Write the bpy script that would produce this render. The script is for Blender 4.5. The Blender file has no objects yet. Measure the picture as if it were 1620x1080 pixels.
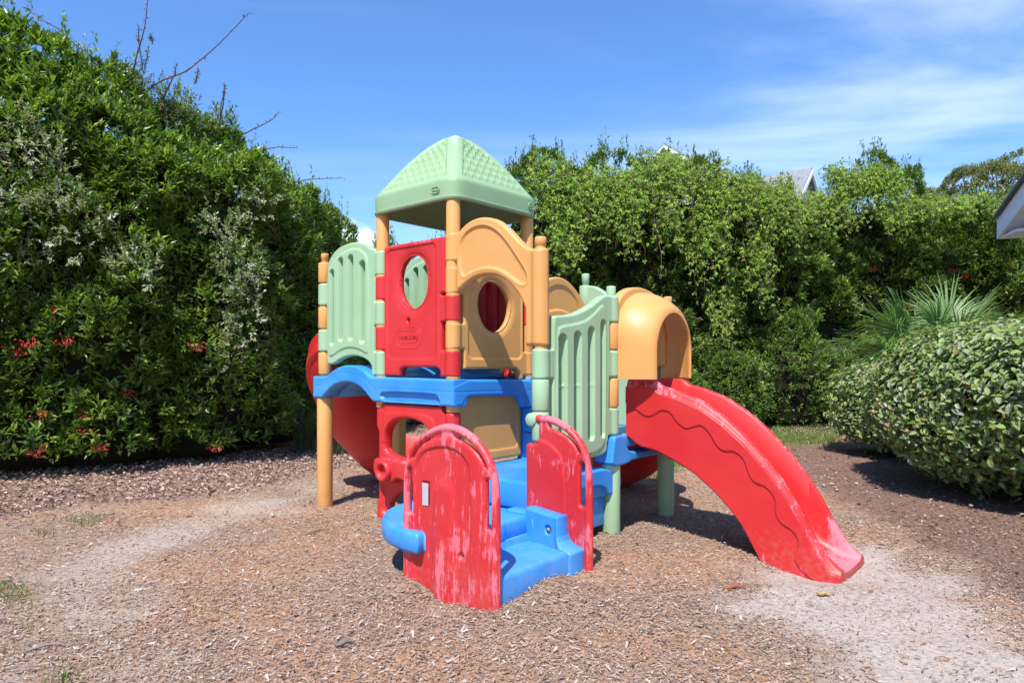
import bpy, bmesh, math, random
import numpy as np
from mathutils import Vector, Matrix
random.seed(4); RNG = np.random.default_rng(7)
D = bpy.data
scene = bpy.context.scene
COL = scene.collection

# ---------------------------------------------------------------- camera
H = 1.4
cam_d = D.cameras.new('camera'); cam = D.objects.new('camera', cam_d); COL.objects.link(cam)
cam.location = (0, 0, H); cam.rotation_euler = (math.radians(90), 0, 0)
cam_d.lens = 23.89; cam_d.sensor_width = 36; cam_d.shift_y = 32/1620
cam_d.clip_end = 2000; cam_d.clip_start = .05
scene.camera = cam
# ---------------------------------------------------------------- sun and sky
SV = Vector((-.177, -.615, 1.0)).normalized()            # direction to the sun
SUN_EL = math.asin(SV.z); SUN_AZ = math.atan2(SV.x, SV.y)
sd = D.lights.new('sun', 'SUN'); sun = D.objects.new('sun', sd); COL.objects.link(sun)
sun.rotation_euler = (-SV).to_track_quat('-Z', 'Y').to_euler(); sun.location = (-5, -15, 25)
sd.energy = 4.6; sd.angle = math.radians(.5); sd.color = (1, .965, .92)
world = D.worlds.new('World'); scene.world = world; world.use_nodes = True
def build_world():
    nt = world.node_tree; N = nt.nodes; L = nt.links; N.clear()
    out = N.new('ShaderNodeOutputWorld'); bg = N.new('ShaderNodeBackground')
    sky = N.new('ShaderNodeTexSky'); sky.sky_type = 'NISHITA'; sky.sun_disc = False
    sky.sun_elevation = SUN_EL; sky.sun_rotation = SUN_AZ
    sky.altitude = 0; sky.air_density = 1.0; sky.dust_density = .1; sky.ozone_density = 3.5
    bg.inputs['Strength'].default_value = .145
    tc = N.new('ShaderNodeTexCoord')
    def math_(op, a, b=None, c=None, clamp=False):
        n = N.new('ShaderNodeMath'); n.operation = op; n.use_clamp = clamp
        for i, v in enumerate((a, b, c)):
            if v is None: continue
            if isinstance(v, (int, float)): n.inputs[i].default_value = v
            else: L.new(v, n.inputs[i])
        return n.outputs[0]
    sep = N.new('ShaderNodeSeparateXYZ'); L.new(tc.outputs['Generated'], sep.inputs[0])
    X, Y, Z = sep.outputs
    # wispy cirrus: noise on the plane of the clouds, stretched across the view
    zc = math_('MAXIMUM', Z, .03)
    u = math_('DIVIDE', X, zc); v = math_('DIVIDE', Y, zc)
    cmb = N.new('ShaderNodeCombineXYZ'); L.new(u, cmb.inputs[0]); L.new(v, cmb.inputs[1])
    mp = N.new('ShaderNodeMapping'); mp.inputs['Rotation'].default_value = (0, 0, math.radians(8))
    mp.inputs['Scale'].default_value = (.34, .8, 1); mp.inputs['Location'].default_value = (3.4, 1.9, 0)
    L.new(cmb.outputs[0], mp.inputs[0])
    nz = N.new('ShaderNodeTexNoise'); nz.inputs['Scale'].default_value = 1.0; nz.inputs['Detail'].default_value = 7
    nz.inputs['Roughness'].default_value = .55; nz.inputs['Distortion'].default_value = .5
    L.new(mp.outputs[0], nz.inputs['Vector'])
    r = N.new('ShaderNodeMapRange'); r.interpolation_type = 'SMOOTHSTEP'
    r.inputs['From Min'].default_value = .43; r.inputs['From Max'].default_value = .76
    L.new(nz.outputs[0], r.inputs['Value'])
    # more cloud towards the right of the view, little in the middle
    side = N.new('ShaderNodeMapRange'); side.inputs['From Min'].default_value = -.05; side.inputs['From Max'].default_value = .5
    side.inputs['To Min'].default_value = .45; side.inputs['To Max'].default_value = 1.9
    L.new(X, side.inputs['Value'])
    cir = math_('MULTIPLY', r.outputs[0], side.outputs[0])
    cir = math_('MINIMUM', math_('ADD', math_('MULTIPLY', cir, .30), .06), .46)
    # small cumulus low over the horizon, left of the middle
    n2 = N.new('ShaderNodeTexNoise'); n2.inputs['Scale'].default_value = 9; n2.inputs['Detail'].default_value = 6
    n2.inputs['Roughness'].default_value = .55; L.new(tc.outputs['Generated'], n2.inputs['Vector'])
    dx = math_('MULTIPLY', math_('SUBTRACT', X, -.25), 14.0)
    dz = math_('MULTIPLY', math_('SUBTRACT', Z, .165), 14.0)
    rr = math_('ADD', math_('MULTIPLY', dx, dx), math_('MULTIPLY', dz, dz))
    lump = math_('SUBTRACT', math_('MULTIPLY', math_('SUBTRACT', n2.outputs[0], .5), 3.0), rr)
    cu = N.new('ShaderNodeMapRange'); cu.interpolation_type = 'SMOOTHSTEP'
    cu.inputs['From Min'].default_value = -.75; cu.inputs['From Max'].default_value = -.35
    L.new(lump, cu.inputs['Value'])
    cuf = math_('MULTIPLY', cu.outputs[0], math_('GREATER_THAN', Y, 0))
    cuf = math_('MULTIPLY', cuf, .85)
    haze = N.new('ShaderNodeHueSaturation'); haze.inputs['Saturation'].default_value = 1.30; haze.inputs['Hue'].default_value = .508; haze.inputs['Value'].default_value = 1.06
    L.new(sky.outputs[0], haze.inputs['Color'])
    m1 = N.new('ShaderNodeMix'); m1.data_type = 'RGBA'; L.new(cir, m1.inputs['Factor'])
    L.new(haze.outputs[0], m1.inputs[6]); m1.inputs[7].default_value = (5.2, 6.0, 7.2, 1)
    m2 = N.new('ShaderNodeMix'); m2.data_type = 'RGBA'; L.new(cuf, m2.inputs['Factor'])
    L.new(m1.outputs[2], m2.inputs[6]); m2.inputs[7].default_value = (7.0, 7.4, 8.0, 1)
    L.new(m2.outputs[2], bg.inputs['Color']); L.new(bg.outputs[0], out.inputs[0])
build_world()
vs = scene.view_settings; vs.view_transform = 'Standard'; vs.look = 'None'; vs.gamma = 1; vs.use_curve_mapping = False
vs.exposure = .62
scene.cycles.max_bounces = 8; scene.cycles.transparent_max_bounces = 8

# ---------------------------------------------------------------- helpers
def tag(o, label=None, cat=None, group=None, kind=None):
    if label: o['label'] = label
    if cat: o['category'] = cat
    if group: o['group'] = group
    if kind: o['kind'] = kind
    return o
def empty(name, loc=(0, 0, 0), rz=0, label=None, cat=None, group=None):
    o = D.objects.new(name, None); COL.objects.link(o); o.location = loc; o.rotation_euler = (0, 0, rz)
    o.empty_display_size = .2
    return tag(o, label, cat, group)
def emit(name, V, F, mat, parent=None, smooth=True, attrs=None, colors=None, sharp=None):
    """V (n,3); F (m,k) array or list of such arrays."""
    if not isinstance(F, (list, tuple)): F = [F]
    F = [np.asarray(f, dtype=np.int32) for f in F if len(f)]
    me = D.meshes.new(name); V = np.asarray(V, dtype=np.float32)
    me.vertices.add(len(V)); me.vertices.foreach_set('co', V.ravel())
    loops = np.concatenate([f.ravel() for f in F]); tot = np.concatenate([np.full(len(f), f.shape[1], np.int32) for f in F])
    start = np.concatenate([[0], np.cumsum(tot)[:-1]]).astype(np.int32)
    me.loops.add(len(loops)); me.loops.foreach_set('vertex_index', loops)
    me.polygons.add(len(tot)); me.polygons.foreach_set('loop_start', start); me.polygons.foreach_set('loop_total', tot)
    me.update(calc_edges=True)
    me.polygons.foreach_set('use_smooth', np.full(len(tot), bool(smooth)))
    if colors is not None:
        a = me.color_attributes.new('Col', 'FLOAT_COLOR', 'POINT')
        c = np.ones((len(V), 4), np.float32); c[:, :3] = colors; a.data.foreach_set('color', c.ravel())
    for k, v in (attrs or {}).items():
        a = me.attributes.new(k, 'FLOAT', 'POINT'); a.data.foreach_set('value', np.asarray(v, np.float32))
    if sharp: me.set_sharp_from_angle(angle=math.radians(sharp))
    me.validate(); me.update()
    me.materials.append(mat)
    o = D.objects.new(name, me); COL.objects.link(o); o.parent = parent
    return o
def sstep(x, a, b):
    t = np.clip((x-a)/(b-a), 0, 1); return t*t*(3-2*t)
def _hash(ix, iy, iz, s):
    h = (ix*374761393 + iy*668265263 + iz*2147483647 + s*1274126177) & 0xffffffff
    h = ((h ^ (h >> 13))*1274126177) & 0xffffffff
    return ((h ^ (h >> 16)) & 0xffffff)/float(0xffffff)
def vnoise(x, y, z=0., s=0):
    x, y, z = np.broadcast_arrays(np.asarray(x, float), np.asarray(y, float), np.asarray(z, float))
    fx, fy, fz = np.floor(x), np.floor(y), np.floor(z)
    ix, iy, iz = fx.astype(np.int64), fy.astype(np.int64), fz.astype(np.int64)
    u, v, w = x-fx, y-fy, z-fz
    u, v, w = u*u*(3-2*u), v*v*(3-2*v), w*w*(3-2*w)
    r = 0
    for dx in (0, 1):
        for dy in (0, 1):
            for dz in (0, 1):
                r = r + _hash(ix+dx, iy+dy, iz+dz, s)*(u if dx else 1-u)*(v if dy else 1-v)*(w if dz else 1-w)
    return r
def fnoise(x, y, z=0., s=0, o=3):
    r = 0; a = .5; t = 0
    for k in range(o):
        r = r + a*vnoise(x*2**k, y*2**k, z*2**k, s+k); t += a; a *= .5
    return r/t
# signed distances
def sd_poly(U, V, P):
    P = np.asarray(P, float); d = np.full(U.shape, 1e9); ins = np.zeros(U.shape, bool)
    for i in range(len(P)):
        a = P[i]; b = P[(i+1) % len(P)]; e = b-a
        L2 = max(e@e, 1e-12); t = np.clip(((U-a[0])*e[0]+(V-a[1])*e[1])/L2, 0, 1)
        d = np.minimum(d, (U-a[0]-t*e[0])**2+(V-a[1]-t*e[1])**2)
        c = (a[1] > V) != (b[1] > V)
        if abs(e[1]) > 1e-12: ins ^= c & (U < e[0]*(V-a[1])/e[1]+a[0])
    d = np.sqrt(d); return np.where(ins, -d, d)
def sd_line(U, V, P):
    P = np.asarray(P, float); d = np.full(U.shape, 1e9)
    for i in range(len(P)-1):
        a = P[i]; e = P[i+1]-a; t = np.clip(((U-a[0])*e[0]+(V-a[1])*e[1])/max(e@e, 1e-12), 0, 1)
        d = np.minimum(d, (U-a[0]-t*e[0])**2+(V-a[1]-t*e[1])**2)
    return np.sqrt(d)
def sd_box(U, V, u0, u1, v0, v1, r=.012):
    qx = np.abs(U-(u0+u1)/2)-(u1-u0)/2+r; qy = np.abs(V-(v0+v1)/2)-(v1-v0)/2+r
    return np.hypot(np.maximum(qx, 0), np.maximum(qy, 0))+np.minimum(np.maximum(qx, qy), 0)-r
def sd_ell(U, V, cu, cv, a, b):
    k = np.hypot((U-cu)/a, (V-cv)/b); return (k-1)*min(a, b)
def chaikin(P, n=2, closed=True):
    P = np.asarray(P, float)
    for _ in range(n):
        if closed: Q = np.roll(P, -1, 0); P = np.stack([P*.75+Q*.25, P*.25+Q*.75], 1).reshape(-1, 2)
        else:
            a, b = P[:-1], P[1:]
            P = np.vstack([P[:1], np.stack([a*.75+b*.25, a*.25+b*.75], 1).reshape(-1, 2), P[-1:]])
    return P
def place(axis, off):
    if axis == 'x': return lambda u, v, w: np.stack([u, off-w, v], -1)
    if axis == 'y': return lambda u, v, w: np.stack([off+w, u, v], -1)
    return lambda u, v, w: np.stack([u, v, off+w], -1)
def panel(name, parent, mat, bounds, region, thick, axis, off, re=.018, cell=.0065, front=None, wear=None):
    """Moulded sheet: outline and holes from a signed distance, rounded rims, relief on the front."""
    u0, u1, v0, v1 = bounds
    us = np.arange(u0-cell*2, u1+cell*3, cell); vs_ = np.arange(v0-cell*2, v1+cell*3, cell)
    U, V = np.meshgrid(us, vs_, indexing='ij'); S = region(U, V)
    inner = S < -.55*cell
    cellk = inner[:-1, :-1] | inner[1:, :-1] | inner[:-1, 1:] | inner[1:, 1:]
    use = np.zeros(U.shape, bool)
    use[:-1, :-1] |= cellk; use[1:, :-1] |= cellk; use[:-1, 1:] |= cellk; use[1:, 1:] |= cellk
    snap = use & ~inner
    for _ in range(3):
        if not snap.any(): break
        pu, pv = U[snap], V[snap]; h = cell*.2
        s0 = region(pu, pv); gu = (region(pu+h, pv)-region(pu-h, pv))/(2*h); gv = (region(pu, pv+h)-region(pu, pv-h))/(2*h)
        g2 = np.maximum(gu*gu+gv*gv, .2); U[snap] = pu-s0*gu/g2; V[snap] = pv-s0*gv/g2
    S2 = region(U[use], V[use]); d = np.maximum(-S2, 0)
    T = thick(U[use], V[use]) if callable(thick) else np.full(d.shape, float(thick))
    T = np.maximum(T, .004); r = np.minimum(re, T-.002)
    k = np.clip(1-d/np.maximum(r, 1e-4), 0, 1); rim = snap[use]; k = np.where(rim, 1, k)
    W = T-r*(1-np.sqrt(np.maximum(1-k*k, 0)))
    Wf = W.copy()
    if front is not None:
        f = front(U[use], V[use]); Wf = np.maximum(W+f*np.where(rim, 0, sstep(d, 0, .012)), -W+.004)
    idx = -np.ones(U.shape, int); n = int(use.sum()); idx[use] = np.arange(n)
    P = place(axis, off); Vf = P(U[use], V[use], Wf); Vb = P(U[use], V[use], -W)
    I, J = np.nonzero(cellk)
    Q = np.stack([idx[I, J], idx[I+1, J], idx[I+1, J+1], idx[I, J+1]], 1)
    E = np.concatenate([Q[:, [0, 1]], Q[:, [1, 2]], Q[:, [2, 3]], Q[:, [3, 0]]])
    key = np.sort(E, 1); key = key[:, 0]*(n+1)+key[:, 1]
    uq, inv, cnt = np.unique(key, return_inverse=True, return_counts=True)
    B = E[cnt[inv] == 1]
    Wl = np.stack([B[:, 1], B[:, 0], B[:, 0]+n, B[:, 1]+n], 1)
    verts = np.concatenate([Vf, Vb]); faces = np.concatenate([Q, Q[:, ::-1]+n, Wl])
    a = {}
    if wear is not None:
        w_ = wear(U[use], V[use]); a['wear'] = np.concatenate([w_, w_])
    return emit(name, verts, faces, mat, parent, attrs=a)
def lathe(name, parent, mat, prof, c=(0, 0, 0), axis='z', n=40, sharp=None):
    prof = np.asarray(prof, float); m = len(prof); t = np.linspace(0, 2*np.pi, n, endpoint=False)
    r = prof[:, 0][:, None]; z = np.repeat(prof[:, 1][:, None], n, 1)
    x, y = r*np.cos(t), r*np.sin(t)
    if axis == 'z': P = np.stack([x+c[0], y+c[1], z+c[2]], -1)
    elif axis == 'y': P = np.stack([x+c[0], z+c[1], -y+c[2]], -1)
    else: P = np.stack([z+c[0], x+c[1], y+c[2]], -1)
    P = P.reshape(-1, 3); i = np.arange(m-1)[:, None]; j = np.arange(n)[None]
    Q = np.stack([i*n+j, i*n+(j+1) % n, (i+1)*n+(j+1) % n, (i+1)*n+j], -1).reshape(-1, 4)
    return emit(name, P, Q, mat, parent, sharp=sharp)
def rprof(r, z0, z1, e=.012):
    return [(0, z0), (r-e, z0), (r-.3*e, z0+.3*e), (r, z0+e), (r, z1-e), (r-.3*e, z1-.3*e), (r-e, z1), (0, z1)]
def sweep_loops(L):                                # L (n,m,3) closed loops joined into a tube with end caps
    n, m, _ = L.shape; V = L.reshape(-1, 3); i = np.arange(n-1)[:, None]; j = np.arange(m)[None]
    Q = np.stack([i*m+j, i*m+(j+1) % m, (i+1)*m+(j+1) % m, (i+1)*m+j], -1).reshape(-1, 4)
    return V, Q
def tube(P, R, n=8):
    P = np.asarray(P, float); R = np.broadcast_to(R, len(P)); T = np.gradient(P, axis=0); T /= np.linalg.norm(T, axis=1)[:, None]+1e-9
    up = np.array([.13, .31, .94]); A = np.cross(T, up); A /= np.linalg.norm(A, axis=1)[:, None]+1e-9; B = np.cross(T, A)
    t = np.linspace(0, 2*np.pi, n, endpoint=False)
    L = P[:, None]+R[:, None, None]*(A[:, None]*np.cos(t)[None, :, None]+B[:, None]*np.sin(t)[None, :, None])
    V, Q = sweep_loops(L); m = len(P)
    V = np.vstack([V, P[:1], P[-1:]]); j = np.arange(n)
    c0 = np.stack([np.full(n, n*m), (j+1) % n, j], 1); c1 = np.stack([np.full(n, n*m+1), (m-1)*n+j, (m-1)*n+(j+1) % n], 1)
    return V, Q, np.concatenate([c0, c1])
def rbox(name, parent, mat, x0, x1, y0, y1, z0, z1, bev=.02, seg=3, taper=0):
    bm = bmesh.new(); bmesh.ops.create_cube(bm, size=1)
    for v in bm.verts:
        k = taper if v.co.z < 0 else 0
        v.co = ((x0+x1)/2+v.co.x*(x1-x0-2*k), (y0+y1)/2+v.co.y*(y1-y0-2*k), (z0+z1)/2+v.co.z*(z1-z0))
    if bev: bmesh.ops.bevel(bm, geom=bm.edges[:], offset=bev, segments=seg, affect='EDGES', profile=.5)
    me = D.meshes.new(name); bm.to_mesh(me); bm.free()
    for p in me.polygons: p.use_smooth = True
    me.set_sharp_from_angle(angle=math.radians(50)); me.materials.append(mat)
    o = D.objects.new(name, me); COL.objects.link(o); o.parent = parent; return o

# ---------------------------------------------------------------- materials
class NT:
    def __init__(s, name):
        s.m = D.materials.new(name); s.m.use_nodes = True; s.nt = s.m.node_tree; s.N = s.nt.nodes; s.L = s.nt.links; s.N.clear()
        s.out = s.N.new('ShaderNodeOutputMaterial'); s.b = s.N.new('ShaderNodeBsdfPrincipled'); s.L.new(s.b.outputs[0], s.out.inputs[0])
    def lk(s, v, i):
        if isinstance(v, (int, float)): i.default_value = v
        elif isinstance(v, tuple): i.default_value = v if len(v) == 4 or i.type == 'VECTOR' else (*v, 1)
        else: s.L.new(v, i)
    def co(s, kind='Object', scale=(1, 1, 1), loc=(0, 0, 0), rot=(0, 0, 0)):
        t = s.N.new('ShaderNodeTexCoord'); m = s.N.new('ShaderNodeMapping'); m.inputs['Scale'].default_value = scale
        m.inputs['Location'].default_value = loc; m.inputs['Rotation'].default_value = rot
        s.L.new(t.outputs[kind], m.inputs[0]); return m.outputs[0]
    def noise(s, vec, scale, detail=4, rough=.55, dist=0, col=False):
        n = s.N.new('ShaderNodeTexNoise'); s.L.new(vec, n.inputs['Vector']); n.inputs['Scale'].default_value = scale
        n.inputs['Detail'].default_value = detail; n.inputs['Roughness'].default_value = rough; n.inputs['Distortion'].default_value = dist
        return n.outputs[1 if col else 0]
    def rng(s, v, a, b, c=0., d=1., smooth=True):
        n = s.N.new('ShaderNodeMapRange'); n.interpolation_type = 'SMOOTHSTEP' if smooth else 'LINEAR'
        s.lk(v, n.inputs['Value']); n.inputs['From Min'].default_value = a; n.inputs['From Max'].default_value = b
        n.inputs['To Min'].default_value = c; n.inputs['To Max'].default_value = d; return n.outputs[0]
    def math(s, op, a, b=0., clamp=False):
        n = s.N.new('ShaderNodeMath'); n.operation = op; n.use_clamp = clamp; s.lk(a, n.inputs[0]); s.lk(b, n.inputs[1]); return n.outputs[0]
    def mix(s, f, a, b, mode='MIX'):
        n = s.N.new('ShaderNodeMix'); n.data_type = 'RGBA'; n.blend_type = mode; s.lk(f, n.inputs[0]); s.lk(a, n.inputs[6]); s.lk(b, n.inputs[7]); return n.outputs[2]
    def attr(s, name, out='Fac'):
        n = s.N.new('ShaderNodeAttribute'); n.attribute_name = name; return n.outputs[out]
    def bump(s, h, strength, dist):
        n = s.N.new('ShaderNodeBump'); s.lk(h, n.inputs['Height']); n.inputs['Strength'].default_value = strength
        n.inputs['Distance'].default_value = dist; s.L.new(n.outputs[0], s.b.inputs['Normal'])
def plastic(name, base, faded, worn, amount=.15, rough=.42):
    m = NT(name); v = m.co('Object'); big = m.noise(v, 2.2, 4, .6)
    c = m.mix(m.rng(big, .35, .72, 0, .45), base, faded)
    streak = m.noise(m.co('Object', (40, 40, 6)), 1.0, 8, .72)             # fine vertical chafe marks
    patch = m.noise(v, 5.0, 5, .65)
    w = m.attr('wear')
    f = m.math('ADD', m.math('MULTIPLY', streak, .55), m.math('MULTIPLY', patch, .45))
    f = m.math('ADD', f, m.math('MULTIPLY', w, .14))
    f = m.math('ADD', f, amount*.13)
    mask = m.rng(f, .655, .725, 0, .66)
    c = m.mix(mask, c, worn)
    dirt = m.rng(m.noise(v, 60, 3, .7), .70, .78, 0, .35)
    c = m.mix(dirt, c, (.12, .09, .07), 'MIX') if amount > .05 else c
    sz = m.N.new('ShaderNodeSeparateXYZ'); m.L.new(v, sz.inputs[0])
    splash = m.math('MULTIPLY', m.rng(sz.outputs[2], .02, .34, 1, 0), m.rng(m.noise(v, 22, 5, .7), .42, .70, 0, .30))
    c = m.mix(splash, c, (.30, .22, .16))
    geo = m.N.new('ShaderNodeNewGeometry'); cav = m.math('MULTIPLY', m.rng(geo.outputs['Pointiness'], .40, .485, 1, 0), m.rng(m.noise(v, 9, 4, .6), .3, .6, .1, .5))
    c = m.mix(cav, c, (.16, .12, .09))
    m.lk(c, m.b.inputs['Base Color']); m.lk(m.rng(m.math('ADD', big, mask), .3, 1.4, rough, rough+.25), m.b.inputs['Roughness'])
    m.b.inputs['Specular IOR Level'].default_value = .42
    m.bump(m.math('ADD', m.noise(v, 260, 2, .5), m.math('MULTIPLY', m.noise(v, 12, 3), 1.6)), .25, .0015)
    return m.m
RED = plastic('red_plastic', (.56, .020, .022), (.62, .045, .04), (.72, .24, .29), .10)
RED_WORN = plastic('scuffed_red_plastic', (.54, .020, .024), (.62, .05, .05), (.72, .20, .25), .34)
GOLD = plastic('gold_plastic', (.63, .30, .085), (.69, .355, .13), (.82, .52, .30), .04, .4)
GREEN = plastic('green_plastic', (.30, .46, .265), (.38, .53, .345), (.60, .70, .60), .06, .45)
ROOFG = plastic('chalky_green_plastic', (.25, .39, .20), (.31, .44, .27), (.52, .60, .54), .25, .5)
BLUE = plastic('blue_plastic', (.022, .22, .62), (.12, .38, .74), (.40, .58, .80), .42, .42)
def flat_mat(name, col, rough=.8, spec=.3):
    m = NT(name); n = m.noise(m.co('Object'), 6, 5); m.lk(m.mix(m.rng(n, .3, .7, 0, .35), col, tuple(min(1, c*1.25) for c in col)), m.b.inputs['Base Color'])
    m.b.inputs['Roughness'].default_value = rough; m.b.inputs['Specular IOR Level'].default_value = spec; return m.m
def leaf_mat(name, rough=.38, trans=.28, spec=.5):
    m = NT(name); c = m.attr('Col', 'Color'); m.lk(c, m.b.inputs['Base Color']); m.b.inputs['Roughness'].default_value = rough
    m.b.inputs['Specular IOR Level'].default_value = spec
    t = m.N.new('ShaderNodeBsdfTranslucent'); m.lk(m.mix(1., c, (1.3, 1.5, .55), 'MULTIPLY'), t.inputs[0])
    x = m.N.new('ShaderNodeMixShader'); x.inputs[0].default_value = trans
    m.L.new(m.b.outputs[0], x.inputs[1]); m.L.new(t.outputs[0], x.inputs[2]); m.L.new(x.outputs[0], m.out.inputs[0]); return m.m
LEAF = leaf_mat('glossy_leaf', .36, .34); VINE = leaf_mat('vine_leaf', .5, .38, .3); SILV = leaf_mat('silvery_leaf', .6, .2, .3)
BLADE = leaf_mat('blade_leaf', .45, .3)
CORE_SHADE = flat_mat('core_shade', (.02, .017, .011), .95, .05); BARK = flat_mat('bark', (.16, .10, .07), .9)  # first one: near-black, the shade inside the crowns put into the colour
def vcol_mat(name, rough=.85, spec=.2):
    m = NT(name); m.lk(m.attr('Col', 'Color'), m.b.inputs['Base Color']); m.b.inputs['Roughness'].default_value = rough
    m.b.inputs['Specular IOR Level'].default_value = spec; return m.m
CHIP = vcol_mat('wood_chip'); BERRY = vcol_mat('berry', .35, .5)

# ---------------------------------------------------------------- the play structure's frame: C is its front tower post
E1 = np.array([.755, -.656]); E2 = np.array([.656, .755]); C0 = np.array([-.331*H, 3.825*H])
MA, MB = .88, .908                                    # spacing of the posts along the two directions
def loc2w(a, b): return C0+a*E1+b*E2
# ---------------------------------------------------------------- ground
def gp(px, py, z=0.):                                 # a point on the ground
    Y = (H-z)*1075/(py-572); return ((px-810)/1075*Y, Y)
SAND = [np.array([gp(*p) for p in q]) for q in (
    [(1150, 925), (1250, 890), (1350, 840), (1420, 850), (1480, 885), (1560, 930), (1620, 965), (1720, 1090), (1640, 1160), (1330, 1120), (1240, 1010), (1190, 965)],
    [(10, 1000), (60, 905), (140, 858), (240, 832), (400, 792), (510, 758), (540, 768), (440, 815), (310, 865), (250, 905), (225, 960), (180, 1010)],
    [(100, 1090), (150, 1040), (250, 1050), (290, 1090)], [(-30, 1090), (0, 1030), (70, 1040), (60, 1090)])]
LITTER = np.array([gp(*p) for p in [(-200, 745), (-200, 830), (0, 822), (140, 806), (300, 790), (420, 768), (520, 745), (620, 735), (600, 700), (400, 720), (200, 735)]])
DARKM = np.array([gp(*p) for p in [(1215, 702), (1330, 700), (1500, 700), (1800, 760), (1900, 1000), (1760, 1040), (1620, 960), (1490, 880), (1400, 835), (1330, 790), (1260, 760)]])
GRASSP = [np.array([gp(*p) for p in q]) for q in (
    [(-40, 930), (40, 926), (78, 940), (60, 955), (-40, 962)], [(95, 823), (150, 820), (175, 828), (120, 836)], [(20, 985), (60, 990), (45, 1000), (10, 998)],
    [(60, 1066), (120, 1064), (130, 1078), (70, 1084)], [(40, 845), (80, 840), (75, 850), (45, 852)],
    [(1180, 672), (1340, 672), (1330, 703), (1240, 706), (1190, 716), (1080, 740), (1050, 765), (1020, 755), (1060, 720)])]
PILE = [(*(C0+a*E1+b*E2+np.array([random.uniform(-.05, .05), random.uniform(-.05, .05)])), random.uniform(.13, .22), random.uniform(.018, .04)) for a, b in ((-1.76, 0), (-.85, -.05), (0, 0), (.88, .908), (.88, 1.816), (.5, -.95), (.65, -.93), (1.33, -.9), (1.36, 0), (1.3, -.5), (1.31, -.7), (-.5, 0), (1.95, 1.1), (2.1, 1.05))]
def gz(x, y):
    x = np.asarray(x, float); y = np.asarray(y, float)
    z = .022*(fnoise(x*.9, y*.9, 0, 3)-.5)*2+.030*(fnoise(x*4, y*4, 0, 9)-.5)
    for (a, b, h, r) in ((2.45, 1.45, -.085, .55), (2.2, 1.15, -.035, .3), (.8, -1.02, -.07, .2), (1.15, -1.0, -.03, .2), (1.15, -.35, .03, .22), (.2, -1.2, .02, .25)):
        p = loc2w(a, b); z = z+h*np.exp(-((x-p[0])**2+(y-p[1])**2)/(r*r))
    for q in PILE: z = z+q[3]*np.exp(-((x-q[0])**2+(y-q[1])**2)/(q[2]**2))
    for (cx, cy, r, h) in ((-5.5, 9.5, 2.6, .10),): z = z+h*np.exp(-((x-cx)**2+(y-cy)**2)/(r*r))
    return z
def zones(x, y):
    n = (fnoise(x*2.1, y*2.1, 0, 21, 5)-.5)*1.0
    sand = sum(sstep(-(sd_poly(x, y, p)+n), -.2, .3)*k for p, k in zip(SAND, (.9, .65, .7, .7)))
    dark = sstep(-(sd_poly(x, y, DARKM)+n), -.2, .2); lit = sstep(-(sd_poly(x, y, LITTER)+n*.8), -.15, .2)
    gr = sum(sstep(-(sd_poly(x, y, p)+n*.35), -.05, .12) for p in GRASSP)
    return np.clip(sand, 0, 1), dark, lit, np.clip(gr, 0, 1)
def build_ground():
    def axis(fine0, fine1, st, far):
        a = list(np.arange(fine0, fine1, st)); s = st; x = a[-1]
        while x < far: s *= 1.25; x += s; a.append(x)
        s = st; x = a[0]; pre = []
        while x > -far: s *= 1.25; x -= s; pre.append(x)
        return np.array(pre[::-1]+a)
    xs = axis(-6.5, 7.5, .05, 900); ys = axis(1.6, 13, .05, 900)
    X, Y = np.meshgrid(xs, ys, indexing='ij'); Z = gz(X, Y)
    sand, dark, lit, gr = zones(X, Y)
    base = np.array([.31, .215, .155]); c = np.ones(X.shape+(3,))*base
    o = sstep(fnoise(X*1.3, Y*1.3, 0, 55), .45, .65)[..., None]; c = c*(1-o*.5)+np.array([.36, .19, .10])*o*.6
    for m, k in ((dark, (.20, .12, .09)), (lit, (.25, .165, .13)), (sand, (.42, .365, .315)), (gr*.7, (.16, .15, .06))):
        c = c*(1-m[..., None])+np.array(k)*m[..., None]
    far = sstep(np.hypot(X, Y), 18, 26)[..., None]; c = c*(1-far)+np.array([.10, .12, .045])*far
    n, m = X.shape; i = np.arange(n-1)[:, None]; j = np.arange(m-1)[None]
    Q = np.stack([i*m+j, (i+1)*m+j, (i+1)*m+j+1, i*m+j+1], -1).reshape(-1, 4)
    mt = NT('bare_ground'); v = mt.co('Object')
    c1 = mt.attr('Col', 'Color'); f = mt.noise(v, 38, 6, .7); g = mt.noise(v, 150, 3, .6); st = mt.noise(mt.co('Object', (1, 2.4, 1), rot=(0, 0, .6)), 70, 5, .75)
    cc = mt.mix(mt.rng(f, .3, .7, .25, .95, False), mt.mix(1., c1, (.45, .42, .40), 'MULTIPLY'), mt.mix(1., c1, (1.35, 1.33, 1.32), 'MULTIPLY'))
    cc = mt.mix(mt.rng(st, .56, .66, 0, .45), cc, mt.mix(1., c1, (.4, .36, .34), 'MULTIPLY'))
    mt.lk(cc, mt.b.inputs['Base Color']); mt.b.inputs['Roughness'].default_value = .95; mt.b.inputs['Specular IOR Level'].default_value = .15
    mt.bump(mt.math('ADD', f, mt.math('MULTIPLY', g, .5)), .8, .012)
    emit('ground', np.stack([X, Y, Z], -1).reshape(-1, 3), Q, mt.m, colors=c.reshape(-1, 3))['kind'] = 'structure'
build_ground()

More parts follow.
